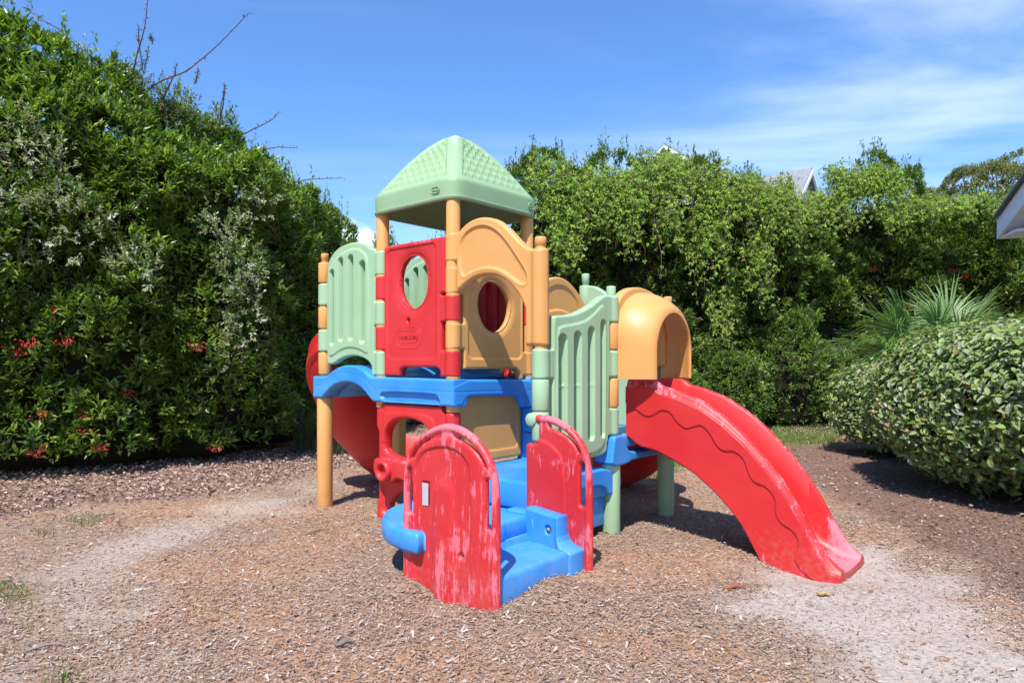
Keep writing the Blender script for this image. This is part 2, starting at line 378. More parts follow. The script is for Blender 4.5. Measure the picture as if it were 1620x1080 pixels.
# ---------------------------------------------------------------- play structure
PLAY = empty('play_structure', (C0[0], C0[1], 0), math.atan2(-.656, .755),
             'large moulded plastic playground set with green roofed tower, steps and red slides', 'playset')
R = .061
ROW = lambda k: (1.275+.2178*k+.003, 1.275+.2178*(k+1)-.003)
A_, B_, F_ = -2*MA, -MA, MA
def tabs(U, V, S, items):
    """join hinge knuckles (post position, body edge, z0, z1) to a region"""
    for (up, ue, z0, z1) in items:
        lo, hi = min(up-R, ue), max(up+R, ue)
        if ue > up: lo, hi = up-R, ue+.03
        else: lo, hi = ue-.03, up+R
        S = np.minimum(S, sd_box(U, V, lo, hi, z0, z1, .014))
    return S
def tabthick(items, T0):
    def f(U, V):
        T = np.full(U.shape, T0)
        for (up, ue, z0, z1) in items:
            cyl = np.sqrt(np.maximum(R*R-(U-up)**2, 0)); m = (V > z0-.01) & (V < z1+.01)
            T = np.where(m, np.log(np.exp(np.maximum(T, 0)*140)+np.exp(cyl*140)-1)/140, T)
            side = (U-up)*(1 if ue < up else -1)
            T = np.where(m & (side > 0), np.maximum(cyl, .006), T)
        return T
    return f
def step_in(U, V, P, depth, w=.010): return depth*sstep(-sd_poly(U, V, P), -w, w)
def step_box(U, V, u0, u1, v0, v1, depth, r=.05, w=.010): return depth*sstep(-sd_box(U, V, u0, u1, v0, v1, r), -w, w)
def groove(U, V, P, depth, w=.007): return -depth*np.exp(-(sd_line(U, V, P)/w)**2)
# -- slotted green fence panels (arched top)
def slot_panel(name, ax, off, uL, uR, mat, tl, tr, top, low, slots, inner, T0=.038):
    items = [(uL, uL+.085, *z) for z in tl]+[(uR, uR-.085, *z) for z in tr]
    body = chaikin([(uL+.085, low[0][1])]+top+[(uR-.085, low[-1][1])]+low[::-1], 2)
    def reg(U, V): return tabs(U, V, sd_poly(U, V, body), items)
    def fr(U, V):
        f = step_in(U, V, inner, .010)
        for (s0, s1, z0, z1) in slots: f = f-.066*sstep(-sd_box(U, V, s0, s1, z0, z1, (s1-s0)/2-.002), -.003, .007)
        return f
    zs = [p[1] for p in top+low]+[z for t in tl+tr for z in t]
    return panel(name, PLAY, mat, (uL-R, uR+R, min(zs), max(zs)), reg, tabthick(items, T0), ax, off, front=fr)
AB_top = [(-1.685, 2.30), (-1.60, 2.40), (-1.50, 2.455), (-1.40, 2.475), (-1.28, 2.485), (-1.16, 2.47), (-1.06, 2.44), (-1.0, 2.395), (-.94, 2.385), (-.93, 2.385)]
AB_low = [(-1.66, 1.375), (-1.57, 1.375), (-1.46, 1.425), (-1.33, 1.452), (-1.22, 1.452), (-1.12, 1.435), (-1.03, 1.40), (-.97, 1.33), (-.95, 1.28), (-.93, 1.28)]
AB_in = chaikin([(-1.64, 1.46), (-1.58, 1.45), (-1.45, 1.51), (-1.3, 1.535), (-1.15, 1.51), (-1.06, 1.47), (-1.03, 1.49), (-1.03, 2.24), (-1.06, 2.35), (-1.18, 2.415), (-1.32, 2.42), (-1.5, 2.37), (-1.62, 2.28), (-1.64, 2.2)], 2)
AB_sl = [(-1.61, -1.545, 1.55, 2.26), (-1.475, -1.405, 1.585, 2.36), (-1.325, -1.25, 1.59, 2.37), (-1.155, -1.075, 1.56, 2.30)]
for off in (0, MB):
    slot_panel('fence_panel', 'x', off, A_, B_, GREEN, [ROW(1), ROW(3)], [ROW(0), ROW(2), ROW(4)], AB_top, AB_low, AB_sl, AB_in)
# green panel with the swept top, slots (right of the entrance) and its twin at the back
def swept(off, uL, uR, flip):
    L_, R_ = 0., MB
    fx = (lambda u: (MB-u)) if flip else (lambda u: u)
    top = [(.10, 1.70), (.115, 1.727), (.18, 1.733), (.29, 1.742), (.39, 1.762), (.50, 1.798), (.61, 1.845), (.70, 1.895), (.77, 1.925), (.85, 1.93)]
    low = [(.10, .86), (.14, .74), (.22, .69), (.40, .665), (.60, .665), (.72, .67), (.79, .69), (.80, .76), (.82, .80)]
    body = chaikin(top+low[::-1], 2)
    inner = chaikin([(.13, .84), (.20, .735), (.40, .70), (.62, .70), (.73, .74), (.765, .82), (.77, 1.78), (.74, 1.835), (.70, 1.835), (.62, 1.775), (.5, 1.71), (.38, 1.68), (.18, 1.655), (.135, 1.62)], 2)
    it = [(L_, .085, *ROW(0)), (R_, MB-.085, *ROW(2)), (R_, MB-.085, *ROW(0)), (R_, MB-.085, .815, 1.032)]
    items = [((fx(a)), fx(b), c, d) for a, b, c, d in it]
    if not flip: items = [(a, b, c, d) for a, b, c, d in items]
    P = lambda q: [(fx(a), b) for a, b in q]
    sl = [(.150, .245, .84, 1.60), (.338, .425, .80, 1.625), (.518, .60, .80, 1.665), (.688, .757, .81, 1.725)]
    def reg(U, V): return tabs(U, V, sd_poly(U, V, P(body)), items)
    def fr(U, V):
        f = step_in(U, V, P(inner), .010)
        for (s0, s1, z0, z1) in sl:
            a, b = sorted((fx(s0), fx(s1))); m = sstep(-sd_box(U, V, a, b, z0, z1, (s1-s0)/2-.002), -.004, .008)
            bar = np.exp(-((V-1.222)/.012)**2)*(1 if s0 < .6 else 0)
            f = f-.068*m*(1-.3*bar)
        return f
    return reg, fr, items
for (ax, off, flip) in (('y', MA, False),):
    reg, fr, it = swept(off, 0, MB, flip)
    panel('fence_panel', PLAY, GREEN, (-R, MB+R, .66, 1.94), reg, tabthick(it, .040), ax, off, front=fr)
# back twin between the two rear posts, seen over the front one
bk = chaikin([(.03, 1.7), (.03, 2.14), (.10, 2.145), (.18, 2.11), (.30, 2.03), (.45, 1.93), (.62, 1.86), (.82, 1.84), (.82, .72), (.07, .72)], 2)
o = panel('fence_panel', PLAY, GREEN, (-.07, MA+R, .7, 2.16), lambda U, V: tabs(U, V, sd_poly(U, V, bk), [(0, .085, *ROW(2)), (MA, MA-.085, *ROW(1))]),
      tabthick([(0, .085, *ROW(2)), (MA, MA-.085, *ROW(1))], .034), 'x', 2*MB,
      front=lambda U, V: step_in(U, V, chaikin([(.13, .8), (.13, 2.0), (.3, 1.92), (.5, 1.82), (.78, 1.76), (.78, .8)], 2), .01))
# -- red panel with the drop-shaped window
it = [(B_, B_+.085, *ROW(1)), (B_, B_+.085, *ROW(3)), (0, -.085, *ROW(0)), (0, -.085, *ROW(2))]
redbody = [(-.815, 1.28), (-.815, 2.35), (-.79, 2.385), (-.74, 2.392), (-.12, 2.392), (-.06, 2.38), (-.06, 2.20), (-.085, 1.28), (-.10, 1.31), (-.17, 1.355), (-.55, 1.352), (-.60, 1.34), (-.62, 1.28)]
redbody = [(-.818, 1.278), (-.818, 2.392), (-.058, 2.392), (-.058, 1.95), (-.10, 1.94), (-.10, 1.278), (-.10, 1.30), (-.12, 1.335), (-.17, 1.355), (-.56, 1.352), (-.60, 1.335), (-.615, 1.278)]
hole = chaikin([(-.635, 2.08), (-.62, 2.17), (-.57, 2.24), (-.48, 2.285), (-.36, 2.265), (-.29, 2.19), (-.268, 2.07), (-.285, 1.95), (-.345, 1.865), (-.455, 1.825), (-.575, 1.90), (-.625, 1.99)], 2)
def flare(U, V, T, P, w, shrink):
    d = sd_poly(U, V, P); k = np.clip(1-d/w, 0, 1); return T-shrink*(1-np.sqrt(np.maximum(1-k*k, 0)))
def rtk(U, V):
    T = tabthick(it, .042)(U, V); return T
RP = panel('window_panel', PLAY, RED, (B_-R, R, 1.27, 2.40),
      lambda U, V: np.maximum(np.maximum(tabs(U, V, sd_poly(U, V, redbody), it), -sd_poly(U, V, hole)), -sd_ell(U, V, -.508, 1.745, .016, .020)),
      rtk, 'x', 0, re=.022,
      front=lambda U, V: step_box(U, V, -.77, -.16, 1.425, 2.352, -.010)
        + flare(U, V, 0*U, hole, .10, .034)+groove(U, V, [(-.63, 1.66), (-.37, 1.66)], .0, .01),
      wear=lambda U, V: sstep(V, 2.30, 2.40)*1.0)
def pill_line(cu, cv, w, h, n=24):
    t = np.linspace(0, 2*np.pi, n, endpoint=False); r = h/2; P = []
    for a in t:
        sx = (w/2-r)*(1 if math.cos(a) > 0 else -1); P.append((cu+sx+r*math.cos(a), cv+r*math.sin(a)))
    P.append(P[0]); return P
def pill(parent, mat, cu, cv, w, h, axis, off, name='badge_outline', tk=.003):
    outer = np.array(pill_line(cu, cv, w, h)[:-1])
    return panel(name, parent, mat, (cu-w/2, cu+w/2, cv-h/2, cv+h/2), lambda U, V: np.abs(sd_poly(U, V, outer)+.004)-.004, tk, axis, off, re=.003, cell=.0035)
def lettering(parent, mat, text, size, cu, cv, axis, off, depth=.003):
    cu_d = D.curves.new('t', 'FONT'); cu_d.body = text; cu_d.size = size; cu_d.align_x = 'CENTER'; cu_d.align_y = 'CENTER'; cu_d.extrude = depth; cu_d.offset = size*.03
    t = D.objects.new('t', cu_d); COL.objects.link(t); bpy.context.view_layer.update()
    me = D.meshes.new_from_object(t.evaluated_get(bpy.context.evaluated_depsgraph_get())); D.objects.remove(t)
    co = np.zeros(len(me.vertices)*3); me.vertices.foreach_get('co', co); co = co.reshape(-1, 3)
    co = place(axis, off)(co[:, 0]+cu, co[:, 1]+cv, co[:, 2]); me.vertices.foreach_set('co', co.ravel()); me.update()
    me.materials.clear(); me.materials.append(mat); me.name = 'raised_lettering'
    o = D.objects.new('raised_lettering', me); COL.objects.link(o); o.parent = parent; return o
pill(RP, RED, -.50, 1.610, .255, .115, 'x', -.031, tk=.004); pill(RP, RED, -.50, 1.598, .33, .185, 'x', -.031, tk=.003)
lettering(RP, RED, 'little tikes', .058, -.50, 1.61, 'x', -.033, .004)
# -- gold arch over the entrance
it2 = [(0, .085, 2.178, 2.408), (F_, F_-.085, 1.512, 2.19)]
arch = [(.085, 2.40), (.145, 2.445), (.22, 2.478), (.31, 2.49), (.40, 2.478), (.49, 2.45), (.58, 2.39), (.66, 2.315), (.74, 2.24), (.80, 2.203), (.86, 2.19), (.86, 1.515),
        (.826, 1.515), (.815, 1.62), (.785, 1.735), (.72, 1.86), (.64, 1.95), (.56, 2.005), (.47, 2.042), (.37, 2.052), (.27, 2.04), (.18, 2.005), (.11, 1.96), (.068, 1.945), (.064, 2.17), (.07, 2.30)]
arch = chaikin(arch, 1)
ain = chaikin([(.112, 2.10), (.10, 2.30), (.16, 2.38), (.25, 2.42), (.36, 2.425), (.47, 2.385), (.58, 2.29), (.70, 2.14), (.79, 2.02), (.785, 1.955), (.735, 1.945), (.65, 2.0), (.53, 2.075), (.38, 2.105), (.24, 2.085), (.15, 2.045)], 2)
panel('arch_panel', PLAY, GOLD, (-R, F_+R, 1.50, 2.50), lambda U, V: tabs(U, V, sd_poly(U, V, arch), it2), tabthick(it2, .040), 'x', 0, re=.026,
      front=lambda U, V: step_in(U, V, ain, -.012)+groove(U, V, np.vstack([ain, ain[:1]]), -.006, .012))
# -- gold panel with round window, inside the entrance
it3 = [(0, .085, *ROW(1)), (0, .085, *ROW(3)), (MB, MB-.085, *ROW(0))]
gb = [(.085, 1.34), (.085, 2.40), (.82, 2.40), (.82, 1.245), (.79, 1.245), (.77, 1.30), (.72, 1.34)]
ghole = chaikin([(.255, 1.86), (.275, 1.97), (.34, 2.05), (.44, 2.075), (.56, 2.04), (.65, 1.95), (.67, 1.85), (.63, 1.74), (.55, 1.665), (.45, 1.635), (.34, 1.68), (.28, 1.77)], 2)
panel('window_panel', PLAY, GOLD, (-R, MB+R, 1.24, 2.42), lambda U, V: np.maximum(tabs(U, V, sd_poly(U, V, gb), it3), -sd_poly(U, V, ghole)), tabthick(it3, .040), 'y', 0, re=.022,
      front=lambda U, V: step_box(U, V, .135, .795, 1.425, 2.3, -.010)+flare(U, V, 0*U, ghole, .07, .034))
# -- red slotted panel at the back of the tower, seen through the windows
rs = chaikin([(B_+.08, 1.50), (B_+.08, 2.2), (B_+.2, 2.32), (-.44, 2.38), (-.2, 2.32), (-.08, 2.2), (-.08, 1.50)], 2)
def rsf(U, V):
    f = 0*U
    for u in (-.72, -.58, -.44, -.30, -.16): f = f-.05*sstep(-sd_box(U, V, u-.038, u+.038, 1.58, 2.12, .036), -.004, .008)
    return f
itr = [(B_, B_+.085, *ROW(2)), (0, -.085, *ROW(2))]
panel('fence_panel', PLAY, RED, (B_-R, R, 1.49, 2.4), lambda U, V: tabs(U, V, sd_poly(U, V, rs), itr), tabthick(itr, .034), 'x', MB, front=rsf)
panel('lattice_rail', PLAY, RED, (B_, 0, 1.255, 1.40), lambda U, V: np.maximum(sd_box(U, V, B_+.03, -.03, 1.26, 1.39, .02), -np.minimum.reduce([sd_ell(U, V, u, 1.325, .035, .04) for u in np.arange(B_+.12, -.05, .13)])), .03, 'x', MB*.93)
# -- gold arch at the back, between the tower and the rear deck
gb2 = chaikin([(MB+.06, 1.55), (MB+.06, 2.0), (MB+.2, 2.13), (MB+.36, 2.19), (MB+.52, 2.19), (MB+.68, 2.12), (MB+.84, 1.98), (2*MB-.02, 1.93), (2*MB-.02, 1.4), (2*MB-.08, 1.4), (2*MB-.1, 1.6), (2*MB-.25, 1.75), (MB+.45, 1.82), (MB+.2, 1.75), (MB+.1, 1.55)], 2)
gi2 = chaikin([(MB+.14, 1.86), (MB+.2, 2.02), (MB+.38, 2.12), (MB+.58, 2.10), (MB+.74, 1.98), (MB+.78, 1.84), (MB+.72, 1.80), (MB+.58, 1.87), (MB+.4, 1.89), (MB+.24, 1.85)], 2)
it4 = [(2*MB, 2*MB-.085, *ROW(1))]
panel('arch_panel', PLAY, GOLD, (MB, 2*MB+R, 1.39, 2.2), lambda U, V: tabs(U, V, sd_poly(U, V, gb2), it4), tabthick(it4, .036), 'y', 0,
      front=lambda U, V: step_in(U, V, gi2, -.012))
# -- blue deck edges
def bm_reg(U, V):
    P = [(-1.84, 1.055), (-1.84, 1.262), (-1.66, 1.262), (-1.60, 1.275), (-1.53, 1.312), (-1.44, 1.348), (-1.33, 1.368), (-1.22, 1.368), (-1.12, 1.352), (-1.04, 1.322), (-.98, 1.285), (-.93, 1.268), (-.5, 1.266), (.082, 1.262),
         (.082, 1.052), (-.07, 1.052), (-.10, 1.056), (-.915, 1.054), (-.96, 1.08), (-1.02, 1.128), (-1.09, 1.172), (-1.18, 1.203), (-1.28, 1.216), (-1.38, 1.21), (-1.48, 1.186), (-1.57, 1.145), (-1.64, 1.095), (-1.69, 1.06)]
    return sd_poly(U, V, P)
slotP = chaikin([(-.82, 1.10), (-.78, 1.142), (-.14, 1.142), (-.085, 1.12), (-.06, 1.03), (-.78, 1.03), (-.79, 1.095)], 1)
panel('deck_edge', PLAY, BLUE, (-1.84, .085, 1.04, 1.38), bm_reg, .085, 'x', 0, re=.02,
      front=lambda U, V: step_in(U, V, slotP, -.032, .012)+groove(U, V, [(-1.8, 1.17), (-1.7, 1.18)]+[(-1.3+.42*math.cos(t), 1.10+.20*math.sin(t)) for t in np.linspace(2.9, .25, 14)]+[(-.8, 1.172), (.08, 1.165)], .003, .004))
cdb = [(-.081, 1.052), (-.081, 1.262), (.5, 1.252), (.99, 1.238), (.99, .99), (.755, 1.0), (.748, 1.06), (.715, 1.10), (.66, 1.112), (.13, 1.128), (.075, 1.115), (.045, 1.085), (.03, 1.052)]
panel('deck_edge', PLAY, BLUE, (-.09, 1.0, .98, 1.27), lambda U, V: sd_poly(U, V, chaikin(cdb, 1)), .085, 'y', 0, re=.02, front=lambda U, V: groove(U, V, [(-.08, 1.165), (.98, 1.15)], .003, .004))
def deck(x0, x1, y0, y1, z0, z1): return rbox('deck', PLAY, BLUE, x0, x1, y0, y1, z0, z1, .015)
deck(-MA+.0, .0, .04, MB+.03, 1.15, 1.232)
# arched bench-like rise inside, mirrored beam at the back
panel('deck_edge', PLAY, BLUE, (-1.84, .085, 1.04, 1.38), bm_reg, .06, 'x', MB, re=.02)
panel('deck_hump', PLAY, BLUE, (-1.75, -.9, 1.0, 1.37), lambda U, V: np.maximum(bm_reg(U, V), np.maximum(U+.92, -1.70-U)), .36, 'x', MB/2, re=.01, cell=.015)
def humpP(U, V): return sd_poly(U, V, chaikin([(-.66, 1.24), (-.60, 1.265), (-.5, 1.33), (-.38, 1.38), (-.24, 1.38), (-.12, 1.33), (-.06, 1.24)], 2))
panel('deck_hump', PLAY, BLUE, (-.7, 0, 1.23, 1.39), humpP, .20, 'x', MB*.55, re=.02, cell=.012)
# -- lower red console panel
rl = [(-.915, .835), (-.915, 1.0), (-.87, 1.045), (-.10, 1.045), (-.06, .998), (.061, .998), (.061, -.1), (-.12, -.1), (-.14, .25), (-.24, .33), (-.55, .33), (-.66, .28), (-.75, .2), (-.80, -.1), (-.91, -.1), (-.91, .20), (-.885, .22), (-.885, .80)]
win = chaikin([(-.80, .59), (-.80, .76), (-.76, .84), (-.68, .90), (-.56, .925), (-.43, .925), (-.31, .895), (-.22, .83), (-.19, .74), (-.19, .59)], 2)
def rlT(U, V):
    T = np.full(U.shape, .045); T = np.where(U > -.061, np.maximum(np.sqrt(np.maximum(.061**2-U**2, 0)), .006), T); return T
RL = panel('console_panel', PLAY, RED, (-.92, .065, -.1, 1.05), lambda U, V: np.maximum(sd_poly(U, V, rl), -sd_poly(U, V, win)), rlT, 'x', 0, re=.02,
      front=lambda U, V: step_in(U, V, chaikin([(-.83, .60), (-.83, .93), (-.76, .975), (-.24, .975), (-.15, .90), (-.13, .60)], 2), .010)+step_box(U, V, -.84, -.2, .09, .41, -.025, .04)
        + flare(U, V, 0*U, win, .03, .03), wear=lambda U, V: sstep(V, 1.0, 1.045)*.9)
cons = chaikin([(-.83, .45), (-.83, .565), (-.79, .59), (-.12, .59), (-.10, .56), (-.12, .45), (-.25, .43), (-.40, .42), (-.52, .44), (-.56, .41), (-.62, .385), (-.69, .375), (-.74, .40), (-.77, .44)], 2)
cb = panel('console_box', RL, RED_WORN, (-.84, -.09, .37, .6), lambda U, V: sd_poly(U, V, cons), .06, 'x', -.09, re=.025, wear=lambda U, V: sstep(V, .55, .6)*.8)
dial = lathe('dial', cb, RED_WORN, [(.044, .0), (.050, -.035), (.072, -.046), (.084, -.040), (.092, -.018), (.094, .03)], (-.665, -.15, .49), 'y', sharp=60)
lathe('dial', cb, RED, [(.0, .004), (.05, .004), (.05, .03)], (-.665, -.15, .49), 'y', sharp=60)
# -- lower gold board under the tower's right side
panel('lower_board', PLAY, GOLD, (.05, .815, .575, 1.13), lambda U, V: sd_box(U, V, .045, .815, .578, 1.13, .03), .03, 'y', -.01, re=.02,
      front=lambda U, V: step_box(U, V, .10, .76, .66, 1.015, -.008, .04))
for (z0, z1) in ((.35, .565), (.565, .782), (.788, .997)):
    rbox('step_block', PLAY, BLUE, -.05, .20, .826, 1.02, z0, z1, .012)
# -- posts
def post(a, b, z0, z1, r, mat, cap=None):
    o = lathe('post', PLAY, mat, rprof(r, z0, z1), (a, b, 0))
    if cap:
        zt = cap; lathe('post_cap', o, mat, [(r*.70, z1-.02), (r*.70, zt-.058), (r*.80, zt-.054), (r*.82, zt-.008), (r*.76, zt), (0, zt)], (a, b, 0))
    return o
def sleeve(a, b, z0, z1, mat, r=R): return lathe('sleeve', PLAY, mat, rprof(r, z0, z1, .012), (a, b, 0))
for (a, b) in ((B_, 0), (0, 0), (0, MB), (B_, MB)): post(a, b, 1.0, 2.72, .056, GOLD)
for (a, b, m) in ((A_, 0, GOLD), (A_, MB, GOLD), (B_, MB, GOLD), (0, MB, GOLD), (0, 2*MB, GREEN), (MA, 2*MB, GREEN), (MA, MB, GREEN)):
    post(a, b, -.2, 1.06 if a <= 0 and b < 2*MB else .8, .073, m)
post(A_, 0, 1.0, 2.345, .045, GOLD, 2.432); post(A_, MB, 1.0, 2.345, .045, GOLD, 2.432)
for k in (0, 2): sleeve(A_, 0, *ROW(k), GOLD)
sleeve(A_, 0, 2.150, 2.345, GOLD)
for k in (1, 3): sleeve(B_, MB, *ROW(k), GOLD)
post(MA, 0, .8, 2.2, .045, GOLD); lathe('post_cap', PLAY, GOLD, [(.037, 2.18), (.036, 2.2), (.039, 2.204), (.036, 2.208), (.036, 2.213), (.041, 2.217), (.0415, 2.268), (.036, 2.276), (0, 2.276)], (MA, 0, 0))
sleeve(MA, 0, 1.055, 1.278, GREEN); sl = sleeve(MA, 0, .845, 1.05, GREEN)
lathe('knob', sl, GREEN, [(0, -.076), (.040, -.076), (.046, -.070), (.046, -.02)], (MA-.035, 0, .995), 'y', sharp=50)
post(MA, MB, .8, 1.93, .042, GREEN); lathe('post_cap', PLAY, GREEN, [(.036, 1.92), (.038, 1.995), (.034, 2.005), (0, 2.005)], (MA, MB, 0))
post(0, 2*MB, .8, 1.96, .038, GREEN); lathe('post_cap', PLAY, GREEN, [(.034, 1.95), (.031, 2.17), (.037, 2.175), (.038, 2.26), (.033, 2.268), (0, 2.268)], (0, 2*MB, 0))
sleeve(0, 2*MB, 1.925, 2.15, GREEN)
post(MA+.02, 2*MB, .8, 1.90, .045, GOLD); sleeve(MA+.02, 2*MB, 1.2, 1.90, GOLD); lathe('post_cap', PLAY, GOLD, [(.03, 1.88), (.03, 1.915), (.036, 1.922), (.037, 1.975), (.032, 1.985), (0, 1.985)], (MA+.02, 2*MB, 0))
for z in ROW(1), (1.035, 1.265): sleeve(MA, MB, *z, GOLD)
sleeve(MA, MB, .815, 1.03, GREEN)
# -- roof
def build_roof():
    s = .53; n = 321; cx, cy = -MA/2, MB/2; z0, z1, zt = 2.668, 2.832, 3.375
    g = np.linspace(-1, 1, n); X, Y = np.meshgrid(g, g, indexing='ij')
    p = 9.; r = (np.abs(X)**p+np.abs(Y)**p)**(1/p)
    sc = np.where(r > 1e-6, np.maximum(np.abs(X), np.abs(Y))/np.maximum(r, 1e-6), 1)
    Xs, Ys = X*sc, Y*sc; r2 = np.maximum(np.abs(X), np.abs(Y))     # 0 centre .. 1 rim
    Xs, Ys = X*np.where(r > 0, r2/np.maximum(r, 1e-6), 1), Y*np.where(r > 0, r2/np.maximum(r, 1e-6), 1)
    q = r2; ZT = z1+(zt-z1)*(1-(np.sqrt(q*q+.022)-math.sqrt(.022))/(math.sqrt(1.022)-math.sqrt(.022)))
    ZT = ZT+.052*np.sin(np.pi*np.clip(q, 0, 1))**1.2
    # scalloped shingles inside a recessed field on each face
    t = np.where(np.abs(X) > np.abs(Y), Y, X); side = t*1.0        # position along the face
    field = np.maximum.reduce([np.abs(side)-(q-.17), q-.955, .20-q])   # <0 inside the field
    fm = sstep(-field, 0, .022)
    row = (q-.04)/.098; k = np.floor(row); fr_ = row-k
    colw = .155; cc = side/colw+.5; dc = np.abs(cc-np.floor(cc)-.5)*2
    edge = 1-.42*(1-dc**2); d = np.where(fr_ < edge, fr_/edge, (fr_-edge)/(1-edge+1e-6)*.9)
    tile = .034*np.where(fr_ < edge, .35+.65*fr_/edge, .10+.3*(fr_-edge))+.004*(1-dc)
    ZT = ZT+fm*(-.042+tile)
    V = [np.stack([Xs*s+cx, Ys*s+cy, ZT], -1).reshape(-1, 3)]
    i = np.arange(n-1)[:, None]; j = np.arange(n-1)[None]
    Q = [np.stack([i*n+j, (i+1)*n+j, (i+1)*n+j+1, i*n+j+1], -1).reshape(-1, 4)]
    # rim wall, lower lip and hollow underside
    ring = np.concatenate([np.arange(n-1)*n, (n-1)*n+np.arange(n-1), np.arange(n-1, 0, -1)*n+n-1, np.arange(n-1, 0, -1)])
    P = V[0][ring]; m = len(ring); c = np.array([cx, cy, 0]); off = n*n; prev = ring
    for (k_, z) in ((1.008, z1-.012), (1.01, z1-.03), (1.0, z0+.035), (1.0, z0+.031), (1.012, z0+.027), (1.012, z0+.008), (1.0, z0), (.955, z0), (.94, z0+.008), (.92, z0+.10), (.80, z0+.16), (.5, z0+.38), (.05, z0+.55)):
        R_ = (P-c)*[k_, k_, 0]+[cx, cy, z]; V.append(R_); cur = off+np.arange(m); nx = np.roll(np.arange(m), -1)
        Q.append(np.stack([prev, prev[nx], cur[nx], cur], 1)); prev = cur; off += m
    V = np.vstack(V); Q = np.concatenate(Q)[:, ::-1]
    Q[:len(Q)] = Q
    diag = np.zeros(len(V)); dg = np.exp(-((np.abs(np.abs(X)-np.abs(Y)))/.10)**2)*sstep(1-q, 0, .2); diag[:n*n] = dg.ravel()*.9+.35*(q.ravel() < .25)
    o = emit('roof', V, Q[:, ::-1], ROOFG, PLAY, attrs={'wear': diag}, sharp=55)
    for (ax, sgn) in (('x', 1), ('y', 1)):
        if ax == 'x': cu, of = cx+.32, cy-s*1.008-.0015
        else: cu, of = cy+.405, cx+s*1.008+.0015
        pill(o, ROOFG, cu, 2.755, .098, .056, ax, of, tk=.002); lettering(o, ROOFG, 'little tikes', .019, cu, 2.755, ax, of, .0015)
build_roof()
# -- lower platform, treads, side wall of the steps
def zblock(name, P, z0, z1, mat=BLUE, re=.025, front=None, cell=.01, par=None):
    P = np.asarray(P); return panel(name, par or PLAY, mat, (P[:, 0].min(), P[:, 0].max(), P[:, 1].min(), P[:, 1].max()), lambda U, V: sd_poly(U, V, P), (z1-z0)/2, 'z', (z0+z1)/2, re=re, cell=cell, front=front)
S1 = zblock('step', [(-.05, -.055), (.905, -.055), (.905, .9), (-.05, .9)], .34, .548, front=lambda U, V: groove(U, V, [(-.04, .02), (.9, .02)], .004, .006))
rbox('step_skirt', S1, BLUE, 0.02, .86, -.035, .85, .10, .36, .015)
t = np.linspace(math.pi, 1.5*math.pi, 14)
cor = [(.50+.52*math.cos(a), -.52+.45*math.sin(a)) for a in t]
tread = [(-.02, -.06), (-.09, -.22), (-.11, -.36), (-.08, -.50), (-.01, -.65), (.09, -.77), (.20, -.86), (.32, -.925), (.44, -.965), (.57, -.985), (.70, -.985), (.70, -.975), (.70, -.90), (.905, -.90), (.905, -.42), (.885, -.36), (.885, -.15), (.905, -.06)]
cc_ = (.35, -.45)
def swirl(U, V):
    r = np.hypot(U-.33, V+.5); f = -.016*sstep(-(r-.34), -.01, .012)
    for q in (.14, .22): f = f-.004*np.exp(-((r-q)/.008)**2)
    return f
zblock('step', chaikin(tread, 1), .215, .348, front=swirl)
zblock('step', chaikin([(.10, -.1), (.10, -.45), (.35, -.80), (.895, -.87), (.897, -.88), (.897, -.1)], 0), -.1, .228, re=.01)
zblock('step', chaikin([(.83, -.89), (1.29, -.89), (1.29, -.885), (1.27, -.20), (.86, -.10), (.83, -.10)], 0), -.12, .178, re=.03,
       front=lambda U, V: -.004*np.exp(-((U-1.12)/.006)**2)).name = 'step'
def sw(U, V):
    P = [(.70, -.1), (.70, .37), (.87, .37), (.87, .405), (1.15, .375), (1.165, .25), (1.18, .215), (1.21, .195), (1.265, .18), (1.29, .165), (1.29, -.1)]
    return sd_poly(U, V, P)
def swT(U, V): return .058+.045*sstep(U, 1.12, 1.2)
SW = panel('step_side', PLAY, BLUE, (.6, 1.3, -.1, .44), sw, swT, 'x', -.105, re=.016,
      front=lambda U, V: -.018*sstep(-sd_ell(U, V, 1.07, .28, .027, .030), -.003, .004)+groove(U, V, [(.9, .02), (1.29, .02)], .003, .004))
lathe('bolt', SW, flat_mat('steel', (.25, .22, .2), .5), [(0, 0), (.014, 0), (.014, .01)], (1.07, -.16, .28), 'y')
# -- red handrail panels of the steps
def rail_shape(U, V, cut=None):
    outer = [(-.408, -.3), (-.408, .60), (-.398, .72), (-.365, .825), (-.30, .905), (-.21, .965), (-.11, 1.01), (0, 1.034), (.11, 1.02), (.21, .98), (.30, .915), (.365, .83), (.398, .725), (.408, .60), (.408, -.3)]
    outer = chaikin(outer, 1); So = sd_poly(U, V, outer)
    plate = sd_poly(U, V, chaikin([(-.36, -.3), (-.36, .40), (-.325, .76), (-.28, .85), (-.19, .915), (-.07, .947), (.07, .947), (.19, .915), (.28, .85), (.325, .76), (.36, .40), (.36, -.3)], 2))
    neck = sd_box(U, V, -.055, .055, .9, 1.01, .01)+.0; ring = np.maximum(So, -(So+.052))
    low = np.maximum(So, V-.43)
    k = .02; h = np.clip(.5+.5*(plate-neck)/k, 0, 1); body = plate*(1-h)+neck*h-k*h*(1-h)
    slot = np.minimum(sd_box(U, V, .318, .355, .445, .735, .017), sd_box(U, V, -.355, -.318, .445, .735, .017))
    full = np.minimum(np.minimum(body, ring), low)
    join = np.minimum(sd_box(U, V, .28, .40, .735, .80, .01), sd_box(U, V, -.40, -.28, .735, .80, .01)); full = np.minimum(full, np.maximum(join, So))
    full = np.maximum(np.minimum(full, np.maximum(So, np.maximum(V-.76, sd_box(U, V, -.408, .408, .2, .76, .0)))), -slot)
    full = np.maximum(full, So)
    return full
